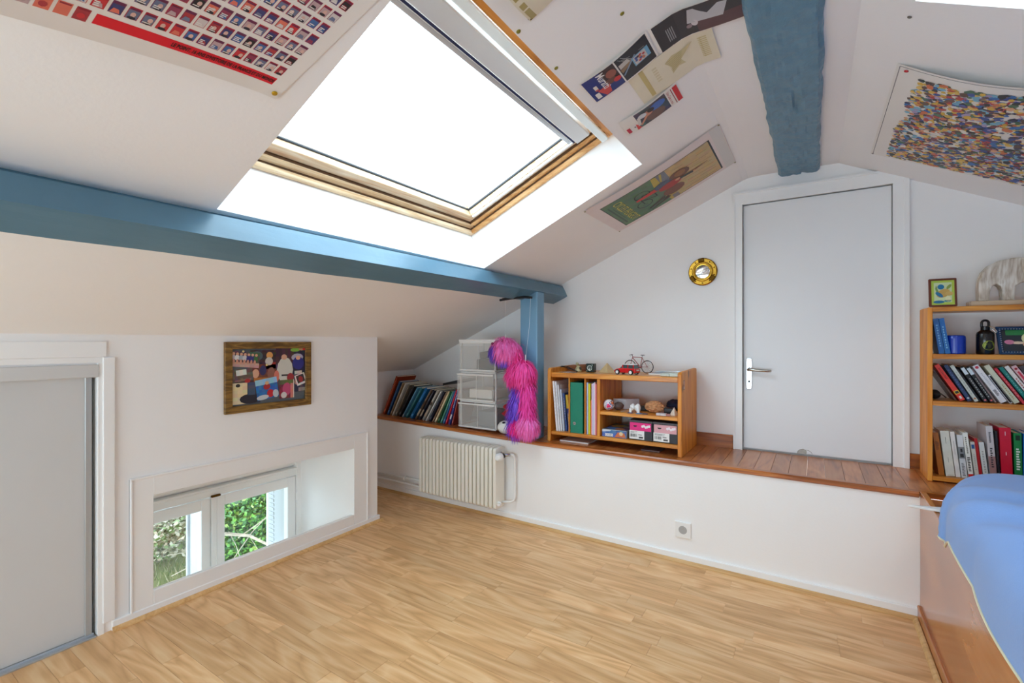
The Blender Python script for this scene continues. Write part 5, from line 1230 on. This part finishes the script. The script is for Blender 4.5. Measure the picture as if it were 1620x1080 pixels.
pal = [(206, 52, 62), (60, 66, 120), (40, 36, 44), (196, 168, 172), (70, 110, 170), (226, 120, 100), (150, 60, 90), (110, 120, 150), (214, 206, 206), (176, 60, 70)]
for r_ in range(24):
    for c_ in range(41):
        a1_ = .650 - c_*px_; a0_ = a1_-cw; b0_ = .502 + r_*py_; b1_ = b0_+ch
        if a0_ < -.34 or b1_ > 1.26: continue
        base = rc.choice(pal); red = rc.random() < .55
        p.rect(a0_, b0_, a1_, b1_, (196, 40, 58) if red else (128, 56, 92), 1, .05)
        p.rect(a0_+.001, b0_+.001, a1_-.001, b1_-.006, base, 2, .05)
        p.rect(a0_+.002, b1_-.005, a1_-.002, b1_-.002, (112, 48, 84), 3, .05)
        k = rc.random(); cx, cy = (a0_+a1_)/2, (b0_+b1_)/2-.003
        if k < .55: p.disc(cx+rc.uniform(-.003, .003), cy+.001, .0042, (222, 184, 172), 3, rb=.0055, n=8).disc(cx, b0_+.004, .007, (44, 40, 56), 3.4, rb=.0035, n=8)
        else: p.poly([(a0_+.002, b0_+.002), (a1_-.003, b0_+.003), (a1_-.006, b0_+.011), (a0_+.005, b0_+.012)], rc.choice(pal), 3)
        if rc.random() < .7:
            for q in range(rc.choice((1, 2, 3))): p.rect(a0_+.002, b0_+.004+q*.004, a0_+.002+rc.uniform(.006, .014), b0_+.0062+q*.004, (232, 228, 224), 4, .05)
for c_ in range(13):                               # the bottom row goes on to the left of the red band
    a1_ = .292 - c_*px_; a0_ = a1_-cw
    if a0_ < -.34: break
    p.rect(a0_, .466, a1_, .466+ch, rc.choice(pal), 1, .05).disc((a0_+a1_)/2, .476, .006, rc.choice(pal), 2, n=8).rect(a0_+.002, .488, a1_-.002, .491, (150, 40, 60), 2, .05)
p.done(po)
pin(FA(.668, .449, .001), -NL, (196, 158, 40), 'brass drawing pin in the corner of the magazine cover poster', .007)
def RPF(b, a, off):
    sk_ = (-.345-P0.x)/SL.x
    if b <= sk_: return RP(b, a, -off)
    t = min(1.0, (b-sk_)/.05); q = RP(sk_, a, 0)
    nn = (NL*(1-t)+Vector((0, 0, 1))*t).normalized()
    return Vector((q.x+(b-sk_)*.95, a, min(2.185, q.z+(b-sk_)*.2))) - nn*(off+.003)
def flatF(bulge, y0, y1, s0, s1, base=.003):
    def F(a, b, h):
        u = (a-y0)/(y1-y0); v = (b-s0)/(s1-s0)
        u = min(1, max(0, u)); v = min(1, max(0, v))
        return RPF(b, a, base + bulge*math.sin(PI*v)*(1-.5*u) + h)
    return F
# blue advert strip
F = flatF(.012, 1.415, 1.562, .983, 1.222)
o = sheet('advert_poster', F, 1.415, 1.562, .983, 1.222, 'narrow advert poster with a blue panel and white brush lettering')
p = Print(F)
p.rect(1.421, .987, 1.556, 1.099, (30, 48, 124), 1).rect(1.421, 1.05, 1.50, 1.099, (58, 40, 44), 2).disc(1.462, 1.078, .022, (150, 84, 70), 3, rb=.018).disc(1.494, 1.066, .016, (110, 70, 62), 3, rb=.02).disc(1.506, 1.086, .013, (206, 52, 56), 4).poly([(1.505, 1.012), (1.552, 1.03), (1.548, 1.05), (1.500, 1.058)], (204, 70, 72), 3)
p.text('Muratti', 1.426, 1.034, .088, .027, (236, 236, 240), 5, .01).rect(1.470, 1.008, 1.492, 1.020, (226, 220, 216), 4).rect(1.512, .998, 1.545, 1.014, (232, 226, 222), 4).rect(1.492, 1.008, 1.500, 1.020, (196, 90, 84), 4)
p.rect(1.421, 1.104, 1.556, 1.216, (44, 42, 48), 1)
p.poly([(1.47, 1.15), (1.52, 1.15), (1.52, 1.207), (1.47, 1.207)], (120, 176, 206), 2).rect(1.474, 1.154, 1.516, 1.196, (206, 200, 196), 3)
for k in range(14): p.disc(1.478+rc.uniform(0, .034), 1.158+rc.uniform(0, .034), .005, rc.choice([(200, 120, 90), (70, 90, 150), (190, 60, 60), (40, 40, 60)]), 4+k*.1, n=8)
for k in range(7): p.line(1.425+rc.uniform(0, .03), 1.11+rc.uniform(0, .02), 1.43+rc.uniform(.02, .1), 1.16+rc.uniform(-.03, .05), .002, (150, 150, 150), 2)
p.poly([(1.455, 1.108), (1.480, 1.108), (1.472, 1.145), (1.452, 1.14)], (196, 190, 184), 3).poly([(1.485, 1.106), (1.505, 1.108), (1.478, 1.16), (1.468, 1.155)], (150, 120, 90), 2).line(1.52, 1.108, 1.462, 1.165, .006, (130, 150, 176), 3)
p.done(o)
# dark advert strip
F = flatF(.012, 1.420, 1.565, 1.228, 1.60)
o = sheet('advert_poster', F, 1.420, 1.565, 1.228, 1.60, 'dark advert poster with a pale sail-like screen shape')
p = Print(F)
p.rect(1.424, 1.236, 1.561, 1.595, (50, 44, 48), 1).rect(1.50, 1.36, 1.561, 1.595, (92, 58, 60), 2).poly([(1.435, 1.345), (1.50, 1.330), (1.512, 1.44), (1.45, 1.46)], (186, 186, 190), 3).disc(1.505, 1.355, .016, (206, 200, 204), 4, rb=.012).disc(1.515, 1.335, .010, (150, 130, 134), 4)
for k in range(4): p.rect(1.47+k*.0, 1.268+k*.006, 1.535, 1.271+k*.006, (150, 148, 150), 3)
p.done(o)
# cream poster
F = flatF(.004, 1.560, 1.757, 1.105, 1.395, .002)
CRM = mat('aged_cream_paper', (228, 220, 196), .6, var=.03)
o = sheet('advert_poster', F, 1.560, 1.757, 1.105, 1.395, 'pale cream advert poster with a faint winged shape', CRM)
p = Print(F); OLV = (190, 176, 120)
p.rect(1.570, 1.142, 1.745, 1.158, (196, 178, 116), 1)
for k in range(6): p.rect(1.60+k*.016, 1.182, 1.61+k*.016, 1.198, (214, 202, 166), 1)
wing = [(1.62, 1.225), (1.66, 1.24), (1.70, 1.235), (1.68, 1.262), (1.69, 1.285), (1.655, 1.275), (1.63, 1.30), (1.60, 1.325), (1.612, 1.285), (1.602, 1.255)]
p.poly(wing, (206, 192, 146), 1)
for k in range(7): p.line(1.62+k*.010, 1.235, 1.612+k*.009, 1.29-k*.003, .002, (182, 164, 104), 2)
for k in range(11): p.rect(1.60+k*.011, 1.342, 1.606+k*.011, 1.372, (206, 192, 142), 1).rect(1.602+k*.011, 1.348, 1.607+k*.011, 1.352, (190, 174, 116), 2)
p.done(o)
# small cigarette-style advert
F = flatF(.010, 1.757, 1.888, .992, 1.228)
o = sheet('advert_poster', F, 1.757, 1.888, .992, 1.228, 'small advert poster with a red band and a seated figure')
p = Print(F)
p.rect(1.772, 1.208, 1.885, 1.226, (206, 24, 36), 1).rect(1.772, 1.2, 1.885, 1.203, (150, 30, 40), 1).text('Une Gale à moi', 1.776, 1.183, .095, .011, (176, 40, 50), 2)
p.rect(1.765, 1.05, 1.882, 1.178, (66, 62, 78), 1, .02, 14).disc(1.80, 1.14, .024, (70, 110, 190), 2, rb=.032).disc(1.85, 1.12, .03, (112, 78, 70), 2, rb=.04).disc(1.81, 1.095, .018, (206, 140, 116), 3, rb=.022).disc(1.80, 1.112, .014, (48, 34, 38), 4, rb=.014).disc(1.803, 1.075, .016, (206, 210, 216), 4, rb=.018).line(1.80, 1.06, 1.86, 1.05, .012, (214, 210, 206), 4).line(1.82, 1.09, 1.862, 1.055, .010, (206, 140, 110), 5).disc(1.865, 1.06, .012, (60, 110, 104), 4)
p.rect(1.835, .998, 1.875, 1.012, (196, 24, 56), 2).rect(1.825, 1.014, 1.872, 1.038, (232, 228, 226), 2).poly([(1.835, 1.038), (1.885, 1.034), (1.875, 1.062)], (214, 50, 44), 3).rect(1.845, 1.028, 1.856, 1.034, (120, 110, 112), 3)
p.done(o)
# cycling poster
F = flatF(.016, 2.268, 2.80, .583, 1.302)
o = sheet('cycling_poster', F, 2.268, 2.80, .583, 1.302, 'vintage green and tan cycling poster with yellow lettering', mat('rosy_white_paper', (228, 216, 214), .5, var=.02))
p = Print(F)
p.rect(2.275, 1.25, 2.795, 1.299, (216, 214, 210), .6).rect(2.345, .645, 2.762, 1.236, (40, 40, 44), .8).rect(2.350, .650, 2.757, .96, (84, 118, 84), 1, .03, 8).rect(2.350, .96, 2.757, 1.228, (196, 168, 116), 1, .03, 7)
p.rect(2.350, .955, 2.52, 1.005, (120, 124, 134), 2).poly([(2.35, .93), (2.47, .915), (2.45, .965), (2.36, .985)], (188, 168, 60), 2).poly([(2.66, .93), (2.757, .94), (2.757, 1.0), (2.70, .985)], (188, 160, 70), 2).rect(2.70, .955, 2.757, .99, (126, 118, 122), 3)
for k in range(9): p.line(2.36+k*.045, 1.02+rc.uniform(0, .05), 2.37+k*.046+rc.uniform(-.02, .02), 1.21, .003, (140, 110, 70), 2)
p.text('CYCLES PEUGEOT', 2.385, .700, .345, .052, (206, 196, 80), 4, .006)
p.rect(2.40, .666, 2.72, .676, (52, 78, 60), 2).rect(2.44, .684, 2.66, .690, (60, 90, 66), 2)
for (ca, cb, rr) in ((2.475, .845, .050), (2.60, .822, .050)): p.ring(ca, cb, rr, .006, (30, 40, 36), 4, rb=.9)
p.line(2.475, .845, 2.54, .82, .006, (30, 44, 40), 4).line(2.54, .82, 2.60, .822, .006, (30, 44, 40), 4).line(2.475, .845, 2.515, .90, .006, (30, 44, 40), 4).line(2.515, .90, 2.585, .90, .006, (30, 44, 40), 4).line(2.585, .90, 2.54, .82, .006, (30, 44, 40), 4)
p.poly([(2.50, .80), (2.525, .80), (2.53, .93), (2.485, .93)], (196, 48, 40), 5).disc(2.50, .96, .045, (70, 84, 110), 5, rb=.05).disc(2.545, .985, .04, (170, 44, 36), 6, rb=.065).disc(2.485, 1.05, .05, (112, 64, 36), 5, rb=.055).disc(2.478, 1.055, .03, (150, 96, 44), 6, rb=.03).disc(2.63, .985, .055, (120, 66, 42), 5, rb=.06).poly([(2.66, .94), (2.70, .90), (2.735, .82), (2.742, .825), (2.70, .95)], (70, 42, 30), 5).poly([(2.64, .93), (2.655, .90), (2.70, .815), (2.71, .82), (2.675, .92)], (70, 42, 30), 5)
p.line(2.535, 1.03, 2.555, 1.11, .024, (38, 36, 38), 7).line(2.555, 1.11, 2.55, 1.14, .018, (200, 150, 110), 7).line(2.55, 1.12, 2.54, 1.19, .005, (50, 40, 34), 8).disc(2.53, 1.03, .014, (206, 150, 116), 8)
p.done(o)
for (a, b, lab) in ((2.274, .588, 'lower skylight side'), (2.794, .588, 'lower door side'), (2.274, 1.297, 'upper skylight side'), (2.794, 1.297, 'upper door side')):
    pin(F(a, b, .001), -NL, (150, 140, 96), 'dull brass pin at the %s corner of the cycling poster' % lab, .0045)
# rolled remnant of a cream poster above the skylight
def FR(a, b, h): return RP(b, a, -(.003+.02*math.sin(min(1, max(0, (a-.88)/.2))*PI)+h))
o = sheet('torn_poster', FR, .86, 1.075, 1.0, 1.16, 'cream poster end sagging above the skylight top', CRM)
p = Print(FR); p.rect(.87, 1.006, 1.072, 1.022, (176, 160, 100), 1).done(o)
G = 'empty drawing pins on the left slope'
for s_, y_, l_ in ((.960, 1.075, 'between the skylight edge and the cream poster end'), (.966, 1.285, 'at the skylight edge before the blue advert'), (1.192, 1.291, 'away from the skylight above the dark advert')):
    pin(RP(s_, y_, 0), -NL, (140, 132, 52), 'lone olive brass pin %s' % l_, .0065, G)
pin(RP(1.006, 1.064, -.004), -NL, (96, 80, 40), 'dark brass pin holding the corner of the cream poster end', .008)
# crowd poster on the right slope: a generic crowd of coloured shapes
def FC(a, b, h):        # a = along the room, b = down the slope
    u = min(1, max(0, (a-2.0)/.9)); v = min(1, max(0, (b-.133)/1.1))
    bul = .004 + .03*math.sin(PI*min(1, v*2.2))*(1-u)*.9 + .016*math.sin(PI*u)*v
    return RQ(b, a, -(bul+h))
o = sheet('crowd_poster', FC, 1.996, 2.885, .133, 1.15, 'large white poster crowded with tiny colourful figures on the right slope')
p = Print(FC)
for (x0, y0, x1, y1) in ((2.008, .143, 2.868, .143), (2.008, .143, 2.008, 1.1)):
    n_ = 30
    for k in range(n_): p.line(x0+(x1-x0)*k/n_, y0+(y1-y0)*k/n_, x0+(x1-x0)*(k+1)/n_, y0+(y1-y0)*(k+1)/n_, .0022, (70, 70, 76), 1)
cpal = [(218, 178, 52), (218, 178, 52), (226, 190, 90), (52, 74, 150), (40, 110, 180), (186, 52, 46), (120, 44, 58), (38, 34, 40), (232, 226, 214), (70, 110, 80), (170, 150, 190), (210, 112, 60), (120, 180, 206), (226, 170, 130), (96, 66, 48), (60, 50, 90), (36, 32, 36)]
rc = random.Random(21)
for k in range(5200):
    a = rc.uniform(2.055, 2.862); b = .20+.92*rc.random()
    lim = .195 + .05*noise.noise(Vector((a*7, 0, 0))) - .02*(a-2.4)
    if b < lim: continue
    r1 = rc.uniform(.006, .013)
    p.disc(a, b, r1, rc.choice(cpal), 1.5+(k % 60)*.03, rb=r1*rc.uniform(.7, 1.7), rot=rc.uniform(0, 3), n=rc.choice((5, 6, 7)))
p.done(o)
pin(FC(2.025, .165, .001), -NR, (196, 36, 44), 'red drawing pin in the corner of the crowd poster', .007)
pin(FC(2.872, .142, .001), -NR, (150, 146, 140), 'steel drawing pin at the door end of the crowd poster', .005)
pin(RQ(.128, 1.74, 0), -NR, (110, 104, 96), 'grey drawing pin stuck in the right slope by the ridge', .006)

# --- the garden seen through the low window
gr = MB().grid(lambda u, v: Vector((-3.9-u*6, -.5+v*6.5, -1.55+u*1.9+.22*noise.noise(Vector((u*9, v*9, 0))))), 40, 40)
GRASS = mat('dry_grass_bank', (104, 106, 62), .9, var=.55, scale=2.5)
bank = gr.build('ground', GRASS, smooth=True); struct(bank)
b = MB(); rg = random.Random(3)
for k in range(15000):
    u = rg.uniform(0, .55); v = rg.uniform(.25, .72)
    q = Vector((-3.9-u*6, -.5+v*6.5, -1.55+u*1.9+.22*noise.noise(Vector((u*9, v*9, 0)))))
    hgt = rg.uniform(.04, .13); dx, dy = rg.uniform(-.05, .05), rg.uniform(-.05, .05); w = .004
    c = rg.choice([(96, 110, 46), (126, 122, 70), (150, 140, 104), (70, 96, 36), (170, 160, 130), (110, 96, 70)])
    b.add([q-Vector((0, w, 0)), q+Vector((0, w, 0)), q+Vector((dx, dy, hgt))], [(0,1,2)], c)
go = stuff(b.build('grass', print_mat('grass_blades', .8))); go['label'] = 'dry grass and weeds on the bank outside the low window'; go['category'] = 'grass'
def shrub(c, r, n, pal, lab, seed):
    rg = random.Random(seed); o = thing('shrub', (c[0], c[1], c[2]-r[2]), lab, 'shrub', 'shrubs outside the low window')
    b = MB()
    for k in range(n):
        d = Vector((rg.gauss(0, 1), rg.gauss(0, 1), rg.gauss(0, 1))).normalized()*(rg.random()**.4)
        q = Vector(c)+Vector((d.x*r[0], d.y*r[1], d.z*r[2])); L = rg.uniform(.03, .06)
        t = Vector((rg.uniform(-1, 1), rg.uniform(-1, 1), rg.uniform(-.7, .7))).normalized(); s_ = t.orthogonal().normalized()*L*.32
        s_ = Matrix.Rotation(rg.uniform(0, 6), 3, t) @ s_
        b.add([q, q+t*L*.5+s_, q+t*L, q+t*L*.5-s_], [(0,1,2,3)], rg.choice(pal))
    stuff(b.build('foliage', print_mat('leaf_green', .5), o))
    for k in range(4):
        e = Vector(c)+Vector((rg.uniform(-.6, .6)*r[0], rg.uniform(-.6, .6)*r[1], rg.uniform(-.1, .7)*r[2]))
        b0 = Vector((c[0], c[1], c[2]-r[2]-.1))
        MB().tube([b0, b0.lerp(e, .5)+Vector((.05, .05, .05)), e], [.012, .008, .004], 6).build('stem', mat('shrub_stem', (96, 80, 62), .8, var=.2), o)
LG = [(48, 96, 28), (64, 114, 32), (34, 76, 22), (84, 132, 44), (26, 58, 18), (118, 140, 58)]
shrub((-4.75, 2.55, -.72), (.5, .5, .45), 9000, LG, 'bright leafy green shrub behind the bare branches outside the window', 11)
shrub((-5.3, 2.95, -.45), (.6, .5, .5), 7000, LG, 'second leafy green shrub further up the bank', 12)
shrub((-5.6, 2.05, -.75), (.5, .35, .22), 2500, [(96, 112, 60), (112, 104, 78), (140, 130, 104), (120, 104, 80), (156, 148, 130), (82, 96, 48)], 'low sparse olive shrub on the grassy bank', 13)
br = thing('bare_branch', (-4.2, 2.3, -1.2), 'pale bare branches crossing in front of the green shrub', 'branch')
BRK = mat('pale_bark', (128, 116, 98), .8, var=.25, scale=18)
MB().tube([(-3.95, 1.92, -.33), (-4.02, 2.15, -.44), (-4.05, 2.32, -.58), (-4.1, 2.6, -.72)], [.013, .012, .011, .010], 8).build('limb', BRK, br, smooth=True)
for pts_, r_ in (([(-4.0, 2.05, -.42), (-4.03, 2.2, -.38), (-4.05, 2.36, -.33), (-4.05, 2.5, -.38)], .008), ([(-4.1, 1.98, -.72), (-4.1, 2.1, -.58), (-4.1, 2.22, -.45), (-4.1, 2.4, -.32)], .006), ([(-4.0, 2.3, -.20), (-4.03, 2.36, -.36), (-4.05, 2.42, -.45)], .005), ([(-4.0, 2.38, -.18), (-4.05, 2.45, -.3), (-4.1, 2.55, -.36)], .009), ([(-4.0, 1.95, -.6), (-4.05, 2.12, -.68), (-4.1, 2.3, -.78)], .005), ([(-4.2, 1.65, -.62), (-4.25, 1.8, -.62), (-4.3, 1.98, -.52)], .006), ([(-4.25, 1.76, -.60), (-4.28, 1.86, -.70)], .004), ([(-4.05, 2.0, -.36), (-4.05, 2.06, -.5), (-4.07, 2.1, -.62)], .004), ([(-4.08, 2.2, -.5), (-4.1, 2.28, -.64), (-4.12, 2.3, -.78)], .004), ([(-4.02, 2.3, -.56), (-4.06, 2.38, -.5), (-4.08, 2.46, -.5)], .004), ([(-4.1, 2.05, -.78), (-4.12, 2.2, -.72), (-4.1, 2.36, -.74)], .005), ([(-4.2, 1.62, -.45), (-4.22, 1.75, -.48), (-4.25, 1.9, -.42)], .004), ([(-4.2, 1.7, -.8), (-4.22, 1.78, -.7), (-4.2, 1.9, -.66)], .004)):
    MB().tube(pts_, r_*.6, 6).build('twig', BRK, br, smooth=True)
